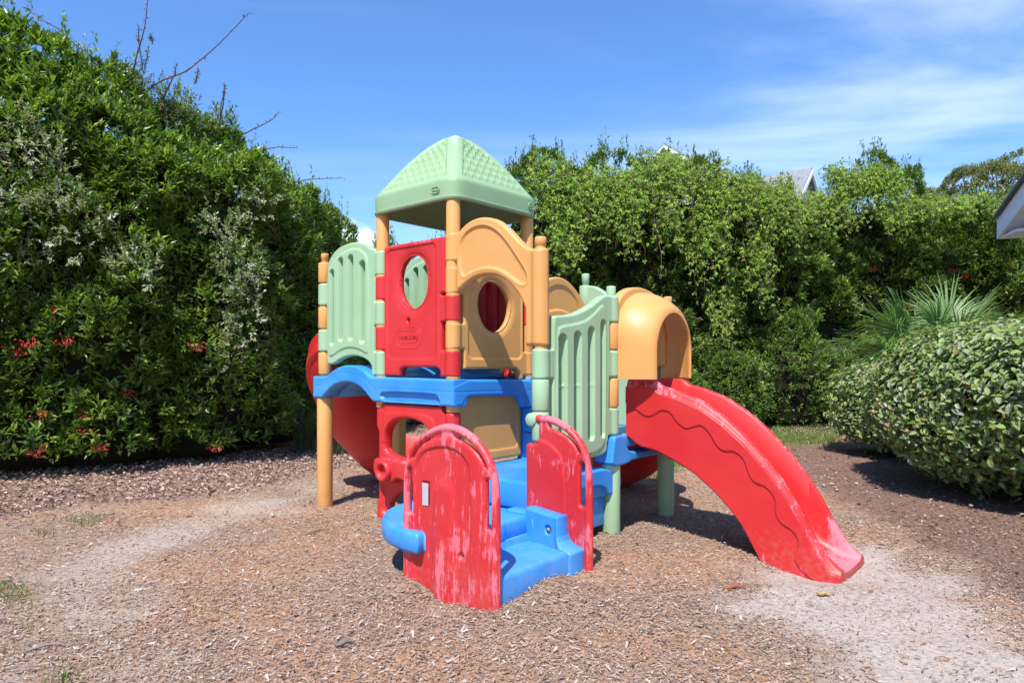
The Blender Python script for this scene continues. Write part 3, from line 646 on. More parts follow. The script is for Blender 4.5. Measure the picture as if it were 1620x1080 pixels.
def railT(U, V):
    outer = chaikin([(-.408, -.3), (-.408, .60), (-.398, .72), (-.365, .825), (-.30, .905), (-.21, .965), (-.11, 1.01), (0, 1.034), (.11, 1.02), (.21, .98), (.30, .915), (.365, .83), (.398, .725), (.408, .60), (.408, -.3)], 1)
    So = -sd_poly(U, V, outer); tb = np.sqrt(np.maximum(.030**2-(np.clip(So, 0, .06)-.028)**2, 0))
    return np.maximum(.022, tb)
inA = chaikin([(-.30, -.3), (-.295, .70), (-.27, .79), (-.20, .855), (-.06, .89), (.06, .885), (.15, .84), (.20, .76), (.195, -.3)], 2)
dome = chaikin([(-.13, -.3), (-.12, .60), (-.085, .66), (-.03, .685), (.03, .66), (.055, .60), (.05, -.3)], 2)
def railF(U, V):
    f = step_in(U, V, inA, -.012)+step_in(U, V, dome, .016, .03)
    f = f-.014*sstep(-sd_box(U, V, -.232, -.166, .508, .66, .008), -.003, .004)-.02*sstep(-sd_ell(U, V, .11, .255, .022, .024), -.003, .004)
    return f+groove(U, V, [(.27, -.3), (.265, .5)], .004, .008)
rw = lambda U, V: .45+.5*vnoise(U*4, V*2, 0, 5)+.9*sstep(V, .88, 1.03)+.5*sstep(np.abs(U), .3, .38)
c1 = MA+.024
RA = panel('handrail_panel', PLAY, RED_WORN, (c1-.41, c1+.41, -.25, 1.04), lambda U, V: rail_shape(U-c1, V), lambda U, V: railT(U-c1, V), 'x', -MB, re=.028,
      front=lambda U, V: railF(U-c1, V), wear=lambda U, V: rw(U-c1, V))
c2 = MA+.055
def rr2(U, V):
    s = rail_shape(U-c2, V); s = np.maximum(s, (c2-.14)-U+np.where(V > .83, 1., 0)*np.maximum(0, .10-(U*0)))
    s = np.maximum(s, sd_box(U, V, c2-.14, 9, -1, .83, 0)*1.0) if False else s
    cutp = sd_poly(U, V, [(c2-.14, .35), (c2-.14, .825), (c2-.035, .835), (c2-.035, 1.1), (c2+.6, 1.1), (c2+.6, -.4), (c2+.03, -.4), (c2+.03, .35)])
    return np.maximum(s, cutp)
RB = panel('handrail_panel', PLAY, RED_WORN, (c2-.15, c2+.41, -.25, 1.04), rr2, lambda U, V: railT(U-c2, V), 'x', -.035, re=.028,
      front=lambda U, V: step_in(U, V, chaikin([(c2-.2, .2), (c2-.2, .86), (c2, .86), (c2+.12, .82), (c2+.20, .72), (c2+.2, .2)], 2), .010), wear=lambda U, V: rw(U-c2, V)*.8)
bm_ = bmesh.new(); bmesh.ops.create_uvsphere(bm_, u_segments=20, v_segments=12, radius=.034, matrix=Matrix.Translation((c2-.03, -.04, 1.002)))
me = D.meshes.new('knob'); bm_.to_mesh(me); bm_.free(); [setattr(p, 'use_smooth', True) for p in me.polygons]; me.materials.append(RED_WORN)
o = D.objects.new('knob', me); COL.objects.link(o); o.parent = RB
def sticker():
    m = NT('printed_sticker'); v = m.co('Object'); sx = m.N.new('ShaderNodeSeparateXYZ'); m.L.new(v, sx.inputs[0])
    ln = m.math('GREATER_THAN', m.math('FRACT', m.math('MULTIPLY', sx.outputs[2], 120.)), .5); n = m.math('GREATER_THAN', m.noise(m.co('Object', (300, 1, 120)), 1, 2), .44)
    m.lk(m.mix(m.math('MULTIPLY', m.math('MULTIPLY', ln, n), .55), (.52, .50, .51), (.20, .18, .20)), m.b.inputs['Base Color']); m.b.inputs['Roughness'].default_value = .6
    tag(rbox('warning_sticker', RA, m.m, c1-.226, c1-.172, -MB-.0145, -MB-.0115, .514, .652, 0), 'faded white printed warning sticker')
sticker()
# -- slide deck, its beams and brackets
deck(.03, MA+.03, MB+.0, 2*MB, .70, .80)
fgb = chaikin([(.02, .33), (.02, .565), (.985, .565), (.985, .345), (.80, .345), (.76, .41), (.66, .445), (.35, .445), (.2, .40), (.12, .33)], 1)
panel('deck_edge', PLAY, BLUE, (0, 1.0, .32, .57), lambda U, V: sd_poly(U, V, fgb), .06, 'y', MA-.01, re=.015)
gbr = chaikin([(.79, .572), (.81, .70), (.835, .80), (.86, .812), (.98, .812), (1.0, .80), (1.03, .69), (1.12, .66), (1.5, .655), (1.68, .66), (1.74, .8), (1.90, .8), (1.90, .572), (1.74, .572), (1.68, .60), (1.1, .60), (1.02, .572)], 1)
panel('deck_edge', PLAY, BLUE, (.78, 1.91, .56, .82), lambda U, V: sd_poly(U, V, gbr), .085, 'y', MA, re=.015)
# -- slide hood
def build_hood():
    nt, ns = 30, 64; tt = np.linspace(0, 1, nt); loops_o = []; loops_i = []
    for t in tt:
        a = MA-.02+.35*t; e = t**2.2
        w = .45-.125*e; c = MB/2+MB-.01*e; zt = 1.99-.15*e; sp = 1.60-.11*e; zb = 1.262
        def arc(w, zt, sp):
            pts = [(c-w, z) for z in np.linspace(zb, sp, 12, endpoint=False)]
            th = np.linspace(np.pi, 0, 40); pts += [(c+w*math.copysign(abs(math.cos(q))**1.0, math.cos(q)), sp+(zt-sp)*abs(math.sin(q))**1.0) for q in th]
            pts += [(c+w, z) for z in np.linspace(sp, zb, 12)[1:]]; return pts
        rnd = .028*(1-math.sqrt(max(0, 1-max(0, (t-.9)/.1)**2)))
        loops_o.append([(a, b, z) for b, z in arc(w-rnd, zt-rnd, sp)]); loops_i.append([(a, b, z) for b, z in arc(w-.055+rnd*.8, zt-.06+rnd*.8, sp-.01)])
    Lo, Li = np.array(loops_o), np.array(loops_i)
    L = np.concatenate([Lo, Li[:, ::-1]], 1); V, Q = sweep_loops(L); n, m, _ = L.shape; h = m//2
    i = np.arange(h-1)
    cap = lambda b0: np.stack([b0+i, b0+i+1, b0+m-2-i, b0+m-1-i], 1)
    emit('slide_hood', V, np.concatenate([Q, cap((n-1)*m), cap(0)[:, ::-1]])[:, ::-1], GOLD, PLAY, sharp=60)
    # flat arched frame the hood grows from
    c = MB*1.5; fo = chaikin([(c-.45, 1.26), (c-.45, 1.78), (c-.38, 1.92), (c-.25, 2.0), (c-.1, 2.03), (c+.08, 2.025), (c+.25, 1.98), (c+.36, 1.90), (c+.42, 1.84), (c+.45, 1.84), (c+.45, 1.26)], 2)
    fi = chaikin([(c-.37, 1.2), (c-.37, 1.6), (c-.3, 1.8), (c-.1, 1.9), (c+.1, 1.9), (c+.3, 1.8), (c+.37, 1.6), (c+.37, 1.2)], 2)
    panel('slide_hood', PLAY, GOLD, (c-.46, c+.46, 1.25, 2.04), lambda U, V: np.maximum(sd_poly(U, V, fo), -sd_poly(U, V, fi)), .045, 'y', MA-.01, re=.022)
build_hood()
# -- the straight slide
def build_slide():
    b0, b1 = 1.085, 1.70
    ta = np.array([.90, 1.13, 1.17, 1.205, 1.34, 1.55, 1.72, 1.88, 2.035, 2.18, 2.28, 2.365, 2.45, 2.52, 2.55]); tz = np.array([1.256, 1.256, 1.245, 1.21, 1.180, 1.105, 1.0, .870, .712, .535, .375, .215, .085, .02, .0])
    ba = np.array([.90, .945, 1.024, 1.18, 1.31, 1.484, 1.654, 1.785, 1.88, 1.958, 2.05, 2.55]); bz = np.array([.80, .765, .71, .685, .634, .554, .43, .307, .198, .06, -.10, -.22])
    fa = np.array([.90, 1.1, 1.4, 1.7, 1.95, 2.15, 2.35, 2.55]); fz = np.array([.80, .785, .70, .52, .285, .115, .005, -.035])
    A = np.linspace(.905, 2.548, 220)
    def sm(x, xa, ya, w=.03):
        return sum(np.interp(x+d, xa, ya) for d in (-w, -w/2, 0, w/2, w))/5
    ZT, ZB, ZF = sm(A, ta, tz, .02), sm(A, ba, bz), sm(A, fa, fz, .08); ZF = np.minimum(ZF, ZT-.015); ZB = np.minimum(ZB, ZF-.02)
    wv = [(105, 170), (150, 215), (190, 240), (225, 228), (260, 203), (300, 215), (330, 265), (375, 298), (410, 285), (450, 275), (490, 320), (520, 380), (560, 405), (600, 398), (650, 435), (665, 500), (700, 555), (750, 565), (800, 620), (795, 700), (830, 750), (880, 775), (915, 830), (885, 910), (920, 970), (990, 1020)]
    wp = []
    for (px, py) in wv:
        x, y = 960+px/3, 580+py/3; r = (x-810)/1075; X0, Y0 = C0+b0*E2; a = (r*Y0-X0)/(E1[0]-r*E1[1]); Yd = Y0+a*E1[1]; wp.append((a, H-(y-572)*Yd/1075))
    wp = chaikin([(.95, 1.045)]+wp, 2, closed=False); reg = np.vstack([wp, [(2.6, -.4), (.5, -.4), (.5, 1.06), (.93, 1.06)]])
    nr = 130; loops = []; wear = []
    for i, a in enumerate(A):
        zt, zb, zf = ZT[i], ZB[i], ZF[i]; hh = max(zt-zf, .012)
        lip = .07
        k = np.linspace(0, 1, nr); z = zb+(zt-lip*min(1, hh/.07)-zb)*k; d = sd_poly(np.full(nr, a), z, reg)
        off = .009*sstep(-d, -.004, .004)-.016*np.clip((k-.0), 0, 1)*0
        bev = .02*np.clip(1-k*nr/5, 0, 1)**2
        near = [(b0+o_+bv, zz) for zz, o_, bv in zip(z, off, bev)]
        zl = z[-1]; g = zt-zl
        ridge = [(.006, zl+g*.10), (.016, zl+g*.16), (.024, zl+g*.30), (.030, zl+g*.62), (.040, zl+g*.86), (.055, zl+g*.97), (.072, zt), (.088, zt-g*.08), (.100, zt-g*.30)]
        inn = [(.108, zt-hh*.45), (.114, zt-hh*.75), (.128, zf+hh*.07), (.155, zf+.004), (.20, zf)]
        W = b1-b0; near += [(b0+x, zz) for x, zz in ridge+inn]; far = [(b1-x, zz) for x, zz in (ridge+inn)[::-1]]+[(b1, zl), (b1, (zl+zb)/2), (b1-.01, zb)]
        un = [(b1-.035, zb), (b1-.04, max(zb+.002, zf-.05)), (b0+.04, max(zb+.002, zf-.05)), (b0+.035, zb)]
        pts = near+far+un; loops.append([(a, b, zz) for b, zz in pts])
        w = np.zeros(len(pts)); w[nr:nr+9] = .95; w[nr+9+5*2+1:nr+28] = .85
        w[:nr] = .9*sstep(.08-z, 0, .12)
        if a > 2.25: w[nr+9:nr+22] = sstep(np.array(a), 2.25, 2.42)*1.8
        wear.append(w)
    L = np.array(loops); V, Q = sweep_loops(L); n, m, _ = L.shape
    me_caps = [np.array([list(range(m))[::-1]]), np.array([list(range((n-1)*m, n*m))])]
    return emit('straight_slide', V, [Q[:, ::-1], me_caps[0][:, ::-1], me_caps[1][:, ::-1]], RED, PLAY, attrs={'wear': np.array(wear).ravel()}, sharp=50)
build_slide()
# -- the two curved slides behind
def curved_slide(c, r, th0, th1, z0, z1, ccw, lead):
    n = 120; loops = []
    for i in range(n):
        t = i/(n-1); L_ = lead/(lead+abs(th1-th0)*r)
        if t < L_: th = th0; s = (t/L_-1)*lead
        else: th = th0+(th1-th0)*(t-L_)/(1-L_); s = 0
        rad = np.array([math.cos(th), math.sin(th)]); tan = np.array([-rad[1], rad[0]])*(1 if ccw else -1)
        z = z0+(z1-z0)*(sstep(np.array(t), .0, .85)*.85+.15*t)
        w = .36; out = []
        prof_o = [(-w, .30), (-w-.015, .26), (-w+.01, .12), (-w+.08, -.02), (-w+.2, -.10), (0, -.135), (w-.2, -.11), (w-.06, -.02), (w+.01, .15), (w+.02, .22), (w+.05, .24), (w+.05, .30), (w+.02, .33), (w+.03, .42), (w+.0, .45)]
        prof_i = [(w-.03, .42), (w-.05, .2), (w-.12, .04), (w-.25, -.05), (0, -.075), (-w+.22, -.05), (-w+.1, .04), (-w+.045, .2), (-w+.035, .28)]
        out = [(c[0]+rad[0]*(r+x)+tan[0]*s, c[1]+rad[1]*(r+x)+tan[1]*s, z+zz+.06) for x, zz in prof_o+prof_i]; loops.append(out)
    L = np.array(loops); V, Q = sweep_loops(L); n_, m, _ = L.shape
    emit('curved_slide', V, [Q, np.array([list(range(m))]), np.array([list(range((n_-1)*m, n_*m))[::-1]])], RED, PLAY, attrs={'wear': np.full(len(V), .25)}, sharp=45)
curved_slide((-MA*2-.02, 1.0), .60, -math.pi/2, -math.pi/2-2.6, 1.22, -.02, False, .02)
curved_slide((-.22, 2.30), .52, 0, 2.4, .80, .0, True, .45)

# ---------------------------------------------------------------- loose cover on the ground
def build_chips():
    P = []
    for (y0, y1, dens) in ((2.4, 4.3, 11500), (4.3, 6.2, 7000), (6.2, 9, 3000), (9, 14, 800)):
        hw = y1*.80+.4; n = int((y1-y0)*2*hw*dens); x = RNG.uniform(-hw, hw, n); y = RNG.uniform(y0, y1, n)
        k = np.abs(x) < y*.80+.4; P.append(np.stack([x[k], y[k]], 1))
    P = np.concatenate(P); x, y = P.T; sand, dark, lit, gr = zones(x, y)
    keep = RNG.random(len(x)) < np.clip(1-.93*sand-.55*gr-.25*dark-.35*lit, .04, 1)*(.55+.6*fnoise(x*1.7, y*1.7, 0, 71))
    x, y, dark, lit = x[keep], y[keep], dark[keep], lit[keep]; n = len(x)
    L = RNG.gamma(2.2, .0047, n)+.0040; L = np.minimum(L, .06)*(1+.25*sstep(y, 5, 9)); W = L*RNG.uniform(.13, .36, n)+.0008
    big = RNG.random(n) < .004; L[big] *= 1.9
    az = RNG.normal(.5, 1.2, n); tilt = RNG.normal(0, .22, n); roll = RNG.normal(0, .35, n); z = gz(x, y)+.003+np.abs(RNG.normal(0, .006, n))
    d = np.stack([np.cos(az)*np.cos(tilt), np.sin(az)*np.cos(tilt), np.sin(tilt)], 1); s = np.stack([-np.sin(az)*np.cos(roll), np.cos(az)*np.cos(roll), np.sin(roll)], 1)
    c = np.stack([x, y, z+np.abs(np.sin(tilt))*L*.4], 1)
    tp = RNG.uniform(.35, 1, n)[:, None]
    V = np.stack([c-d*L[:, None]/2-s*W[:, None]/2*tp, c-d*L[:, None]/2+s*W[:, None]/2*tp, c+d*L[:, None]/2+s*W[:, None]/2, c+d*L[:, None]/2-s*W[:, None]/2], 1)
    pal = np.array([(.38, .285, .225), (.30, .19, .13), (.42, .35, .30), (.48, .41, .36), (.27, .15, .09), (.36, .20, .11), (.16, .11, .085), (.40, .26, .16), (.58, .52, .46)])
    pr = np.array([.22, .20, .14, .045, .12, .09, .13, .07, .006]); pr /= pr.sum()
    col = pal[RNG.choice(len(pal), n, p=pr)]*RNG.uniform(.8, 1.15, n)[:, None]
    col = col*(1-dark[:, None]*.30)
    Q = np.arange(4*n).reshape(n, 4)
    o = emit('wood_chips', V.reshape(-1, 3), Q[:, ::-1], CHIP, smooth=False, colors=np.repeat(col, 4, 0))
    tag(o, 'loose tan and brown wood chips covering the playground floor', 'wood chips', kind='stuff')
build_chips()
def leaf_mesh(P, Dn, Nn, L, W, fold=.18, curl=.15):
    """P base, Dn axis, Nn blade normal (n,3); returns verts and tris of folded pointed leaves"""
    n = len(P); S = np.cross(Dn, Nn); S /= np.linalg.norm(S, axis=1)[:, None]+1e-9; Nn = np.cross(S, Dn)
    L = np.broadcast_to(L, n)[:, None]; W = np.broadcast_to(W, n)[:, None]
    b = P; mid = P+Dn*L*.48; l = mid-S*W*.5+Nn*W*fold; r = mid+S*W*.5+Nn*W*fold; m = mid; t = P+Dn*L-Nn*L*curl
    V = np.stack([b, l, r, m, t], 1).reshape(-1, 3); k = np.arange(n)[:, None]*5
    F = np.concatenate([k+[0, 3, 1], k+[0, 2, 3], k+[1, 3, 4], k+[3, 2, 4]])
    return V, F
def unit(v): return v/(np.linalg.norm(v, axis=-1, keepdims=True)+1e-9)
def build_litter():
    n = 90000; x = RNG.uniform(-9, 9, n); y = RNG.uniform(5.2, 16, n); _, dark, lit, _ = zones(x, y)
    k = RNG.random(n) < np.clip(lit+.05*dark+.004+.6*((y > 13.2) & (y < 17)), 0, 1); x, y = x[k], y[k]; n = len(x)
    m = RNG.random(n) < 1; az = RNG.uniform(0, 6.28, n); d = unit(np.stack([np.cos(az), np.sin(az), RNG.normal(.1, .3, n)], 1)); nn = unit(np.stack([RNG.normal(0, .5, n), RNG.normal(0, .5, n), np.ones(n)], 1))
    L = RNG.uniform(.03, .075, n); V, F = leaf_mesh(np.stack([x, y, gz(x, y)+RNG.uniform(.004, .03, n)], 1), d, nn, L, L*.5, .3, .1)
    pal = np.array([(.36, .25, .19), (.25, .15, .11), (.47, .37, .32), (.38, .22, .17), (.17, .10, .08), (.44, .31, .22)]); col = pal[RNG.choice(6, n)]*RNG.uniform(.8, 1.2, n)[:, None]
    tag(emit('leaf_litter', V, F, CHIP, smooth=False, colors=np.repeat(col, 5, 0)), 'dry fallen brown leaves lying along the foot of the hedges', 'leaf litter', kind='stuff')
build_litter()
def build_grass():
    Vs, Fs, Cs = [], [], []; off = 0
    for k, P in enumerate(GRASSP):
        lo, hi = P.min(0)-.15, P.max(0)+.15; A = (hi-lo).prod(); dens = 2600 if k < 5 else 900
        n = int(A*dens); x = RNG.uniform(lo[0], hi[0], n); y = RNG.uniform(lo[1], hi[1], n)
        d = sd_poly(x, y, P)+(fnoise(x*6, y*6, 0, 4)-.5)*.25; kk = (d < 0) & (RNG.random(n) < np.clip(-d*6+.15, 0, .9 if k in (0, 5) else .5)); x, y = x[kk], y[kk]; n = len(x)
        if not n: continue
        h = RNG.uniform(.03, .075, n)*(1 if k < 5 else 1.2); w = RNG.uniform(.003, .005, n)*(1 if k < 5 else 2); az = RNG.uniform(0, 6.28, n); ln = RNG.normal(0, .35, (n, 2))
        b = np.stack([x, y, gz(x, y)], 1); s = np.stack([np.cos(az), np.sin(az), 0*az], 1)*w[:, None]; t = b+np.stack([ln[:, 0]*h, ln[:, 1]*h, h], 1)
        V = np.stack([b-s, b+s, t], 1).reshape(-1, 3); c = np.array([.13, .20, .04])*RNG.uniform(.7, 1.4, (n, 1))*np.array([1, 1, 1])
        dry = RNG.random(n) < .2; c[dry] = (.34, .28, .14); Vs.append(V); Cs.append(np.repeat(c, 3, 0)); Fs.append(np.arange(3*n).reshape(n, 3)+off); off += 3*n
    tag(emit('grass', np.concatenate(Vs), np.concatenate(Fs), BLADE, smooth=False, colors=np.concatenate(Cs)), 'thin patches of short green grass on the bare sand', 'grass', kind='stuff')
build_grass()

# ---------------------------------------------------------------- shrubs and trees
class Fol:
    def __init__(s): s.V, s.F, s.C, s.n = [], [], [], 0
    def add(s, V, F, c):
        s.V.append(V); s.F.append(F+s.n); s.C.append(np.repeat(c, len(V)//len(c), 0)); s.n += len(V)
    def build(s, name, mat, parent):
        return emit(name, np.concatenate(s.V), np.concatenate(s.F), mat, parent, smooth=False, colors=np.concatenate(s.C))
PAL_G = np.array([(.10, .17, .024), (.13, .21, .028), (.17, .26, .034), (.07, .125, .026), (.23, .32, .05), (.11, .165, .042)])
PAL_V = np.array([(.21, .33, .042), (.29, .41, .055), (.14, .24, .034), (.34, .44, .08), (.21, .28, .07)])
PAL_S = np.array([(.22, .28, .13), (.30, .34, .20), (.16, .23, .07), (.42, .44, .33), (.13, .20, .06), (.25, .25, .12)])
PAL_R = np.array([(.19, .27, .075), (.25, .33, .11), (.13, .20, .050), (.33, .37, .24), (.26, .32, .14), (.22, .29, .07)])
def sprigs(P, A, n, L, wr, pal, fol, spread=(.35, 1.15), stemlen=.12, droop=.1, jit=.1):
    """clusters of leaves round short shoots: P origin, A shoot axis"""
    m = len(P); A = unit(A); ref = unit(np.cross(A, RNG.normal(0, 1, (m, 3)))); ref2 = np.cross(A, ref)
    base_c = pal[RNG.choice(len(pal), m)]*RNG.uniform(.75, 1.25, (m, 1))
    for k in range(n):
        ph = k*2.39996+RNG.uniform(-.5, .5, m); sp = RNG.uniform(*spread, m)*(1.1-.75*k/n); t = (k+.5)/n
        rad = ref*np.cos(ph)[:, None]+ref2*np.sin(ph)[:, None]
        d = unit(A*np.cos(sp)[:, None]+rad*np.sin(sp)[:, None]+np.array([0, 0, -droop])); nn = unit(A*.6+rad*(-.2)+RNG.normal(0, .28, (m, 3))+np.array([0, -.25, .8]))
        ll = L*RNG.uniform(.65, 1.15, m)*(1-.25*t)
        V, F = leaf_mesh(P+A*(stemlen*t)+RNG.normal(0, jit*L, (m, 3)), d, nn, ll, ll*wr)
        c = base_c*RNG.uniform(.85, 1.18, (m, 1)); fol.add(V, F, c)
CAMP = np.array([0, 0, H])
def crown_pts(cx, cy, rx, ry, h, zb, n, seed, lump=.25, power=2.4, others=(), back=-.25, lf=1.0):
    """points and outward normals over a lumpy rounded column"""
    th = RNG.uniform(0, 2*np.pi, n*2); u = RNG.random(n*2)
    z = zb+(h-zb)*u**.85; f = (1-np.clip((z/h), 0, 1)**(power*1.6))**(1/power); und = .80+.20*sstep(z, zb, zb+.25*h)
    f = f*und; topc = RNG.random(n*2) < .22; rr = np.sqrt(RNG.random(n*2)); f = np.where(topc, f.max()*rr*.95, f)
    zt = h*(1-np.clip(f/.98, 0, 1)**power)**(1/(power*1.6)); z = np.where(topc, zt, z)
    x = rx*f*np.cos(th); y = ry*f*np.sin(th)
    N = unit(np.stack([np.cos(th)/rx, np.sin(th)/ry, .2+2.2*sstep(z/h, .7, 1.0)/max(rx, .5)], 1))
    l = (fnoise((cx+x)*lf*1.5, (cy+y)*lf*1.5, z*lf*1.5, 77, 3)-.5)*2*lump*2.3
    P = np.stack([cx+x, cy+y, z], 1)+N*l[:, None]
    k = (N*unit(CAMP-P)).sum(1) > back
    for (ox, oy, orx, ory, oh) in others:
        k &= ~((((P[:, 0]-ox)/orx)**2+((P[:, 1]-oy)/ory)**2 < .50) & (P[:, 2] < oh*.85))
    k &= P[:, 2] > zb*.6
    return P[k][:n], N[k][:n], l[k][:n]
def core(name, parent, cx, cy, rx, ry, h, zb, seed, mat=CORE_SHADE, k=.74, power=2.4):  # added solid dark shell, blocks the view through a crown, stands in for shade
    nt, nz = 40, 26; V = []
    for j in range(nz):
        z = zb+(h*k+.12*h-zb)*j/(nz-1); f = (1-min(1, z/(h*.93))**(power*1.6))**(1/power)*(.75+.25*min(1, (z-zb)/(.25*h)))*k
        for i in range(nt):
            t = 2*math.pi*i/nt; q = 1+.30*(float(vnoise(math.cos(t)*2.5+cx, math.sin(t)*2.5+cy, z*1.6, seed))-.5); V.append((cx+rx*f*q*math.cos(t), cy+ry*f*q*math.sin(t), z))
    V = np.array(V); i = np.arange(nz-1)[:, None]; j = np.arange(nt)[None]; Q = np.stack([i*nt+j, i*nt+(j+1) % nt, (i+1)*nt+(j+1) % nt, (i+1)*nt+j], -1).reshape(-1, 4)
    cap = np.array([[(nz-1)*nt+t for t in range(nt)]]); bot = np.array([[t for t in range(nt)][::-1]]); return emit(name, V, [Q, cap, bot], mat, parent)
def stems(parent, cx, cy, h, n=5, r=.035, sp=.5):
    VV, QQ, TT, o = [], [], [], 0
    for k in range(n):
        a = random.uniform(0, 6.28); P = [(cx+math.cos(a)*.15, cy+math.sin(a)*.15, -.1)]
        for s in (1, 2, 3, 4): P.append((cx+math.cos(a)*sp*s/4+random.uniform(-.08, .08), cy+math.sin(a)*sp*s/4+random.uniform(-.08, .08), h*.75*s/4))
        V, Q, T = tube(P, np.linspace(r, r*.3, 5), 7); VV.append(V); QQ.append(Q+o); TT.append(T+o); o += len(V)
    return emit('trunk', np.vstack(VV), [np.concatenate(QQ), np.concatenate(TT)], BARK, parent)
def berries(parent, P, name='berry_cluster', red=(.50, .022, .018), r=.010, n=30, spread=.055):
    bm = bmesh.new(); bmesh.ops.create_icosphere(bm, subdivisions=1, radius=1); bv = np.array([v.co[:] for v in bm.verts]); bf = np.array([[v.index for v in f.verts] for f in bm.faces]); bm.free()
    for p in P:
        c = np.array(p)+RNG.normal(0, 1, (n, 3))*np.array([spread, spread*.6, spread*.55]); V = (c[:, None]+bv[None]*r*RNG.uniform(.8, 1.3, (n, 1, 1))).reshape(-1, 3); F = (np.arange(n)[:, None, None]*len(bv)+bf[None]).reshape(-1, 3)
        hub = np.array(p)-[0, 0, spread*.9]; m0 = len(V); w = np.array([.0012, 0, 0]); S = np.concatenate([np.tile(hub-w, (n, 1))[:, None], np.tile(hub+w, (n, 1))[:, None], (c+w)[:, None], (c-w)[:, None]], 1).reshape(-1, 3)
        V = np.vstack([V, S]); k = np.repeat(np.array(red)*RNG.uniform(.6, 1.3, (n, 1)), len(bv), 0); k = np.vstack([k, np.tile([.25, .08, .05], (4*n, 1))])
        emit(name, V, [F, m0+np.arange(4*n).reshape(n, 4)], BERRY, parent, colors=k)
def shrub(name, label, cat, cx, cy, rx, ry, h, nsp, L, wr=.36, pal=PAL_G, nl=9, mat=LEAF, zb=.25, seed=1, lump=.28, group=None, others=(), up=.6, berry=(), stem=True, power=2.4, spread=(.35, 1.15), stemlen=.12, back=-.25, tips=0, lf=1.0):
    o = empty(name, (cx, cy, 0), 0, label, cat, group); P, N, l = crown_pts(cx, cy, rx, ry, h, zb, nsp, seed, lump, power, others, back, lf)
    f = Fol(); A = N+np.array([0, 0, up])+RNG.normal(0, .25, N.shape); sprigs(P, A, nl, L, wr, pal, f, spread, stemlen)
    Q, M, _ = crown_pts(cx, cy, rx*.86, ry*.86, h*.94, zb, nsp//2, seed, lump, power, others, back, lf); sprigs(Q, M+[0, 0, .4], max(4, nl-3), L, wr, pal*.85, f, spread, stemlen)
    if tips:                                          # upright shoots breaking the outline of the top
        k = P[:, 2] > h*.86; T = P[k]; T = T[RNG.choice(len(T), min(tips, len(T)), replace=False)] if len(T) else T
        for q in range(5):
            if len(T): sprigs(T+np.array([0, 0, .06+.095*q])+RNG.normal(0, .012, T.shape), np.tile([0, 0, 1.], (len(T), 1))+RNG.normal(0, .2, T.shape), 4, L*(1-.1*q), wr, pal, f, (.3, .9), .06)
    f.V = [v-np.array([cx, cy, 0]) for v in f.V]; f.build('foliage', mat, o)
    c = core('shade_core', o, 0, 0, rx, ry, h, max(.05, zb*.6), seed, power=power)
    if stem: stems(o, 0, 0, h, 5, .04, min(rx, ry)*.6)
    pts = []
    for (bx, bz) in berry:
        k = np.argmin(np.abs(P[:, 0]-bx)*1.0+np.abs(P[:, 2]-bz)+.35*(P[:, 1]-P[:, 1].min())); pts.append(P[k]+unit(CAMP-P[k])*.10-np.array([cx, cy, 0]))
    if pts: berries(o, pts)
    return o, P, N
def at(px, py, Y): return (px-810)/1075*Y, H+(572-py)/1075*Y
# left: tall glossy hedge
LEFTS = [(-110, 8.2, 62, 1.5), (40, 8.5, 84, 1.35), (165, 8.9, 122, 1.3), (285, 9.5, 160, 1.35), (385, 10.8, 218, 1.3), (450, 12.2, 268, 1.35), (497, 13.6, 330, 1.2), (550, 14.6, 372, 1.1)]
LL = ['glossy green shrub with dark top at the far left edge of the hedge', 'tall glossy green shrub near the left edge with red berries low down',
      'tall green shrub with bare arching twigs standing above its top', 'broad green shrub with brownish twiggy top, right of the bare arching twigs',
      'rounded bright green shrub where the left hedge starts to fall away', 'green shrub behind the yellow corner post of the play set', 'green shrub with brown tipped twigs just left of the slotted panel top', 'low dark shrub against the small white cloud']
oth = []
for (px, Y, ty, r) in LEFTS: x, h = at(px, ty+30+(14 if px > 350 else 0), Y); oth.append((x, Y, r, r*.9, h))
BP = {0: [(at(5, 552, 7.6)), at(60, 548, 7.6)], 1: [at(45, 550, 7.8), at(80, 545, 7.8), at(92, 655, 7.8), at(78, 705, 7.8), at(110, 545, 7.8), at(100, 502, 7.8)], 2: [at(138, 660, 8), at(187, 628, 8), at(140, 682, 8), at(150, 704, 8), at(15, 422, 8)], 3: [at(327, 553, 8.6), at(345, 716, 8.6)]}
HOSTS = []
for k, (px, Y, ty, r) in enumerate(LEFTS):
    x, y, rx, ry, h = oth[k]
    o, P, N = shrub('shrub', LL[k], 'shrub', x, y, rx, ry, h, int(2100*(rx*h/6)) if k < 6 else 1500, .15 if k < 5 else .125, wr=.31, seed=30+k, group='shrubs of the left hedge', others=[q for i, q in enumerate(oth) if i != k], berry=BP.get(k, ()), tips=40, lf=1.1)
    HOSTS.append(o)
    if k == 2: TWIGGY = o
def twig_path(pts, Y, wob=.03):
    P = []
    for (px, py) in pts: x, z = at(px, py, Y); P.append((x+random.uniform(-wob, wob)*.3, Y, z))
    return np.array(P)
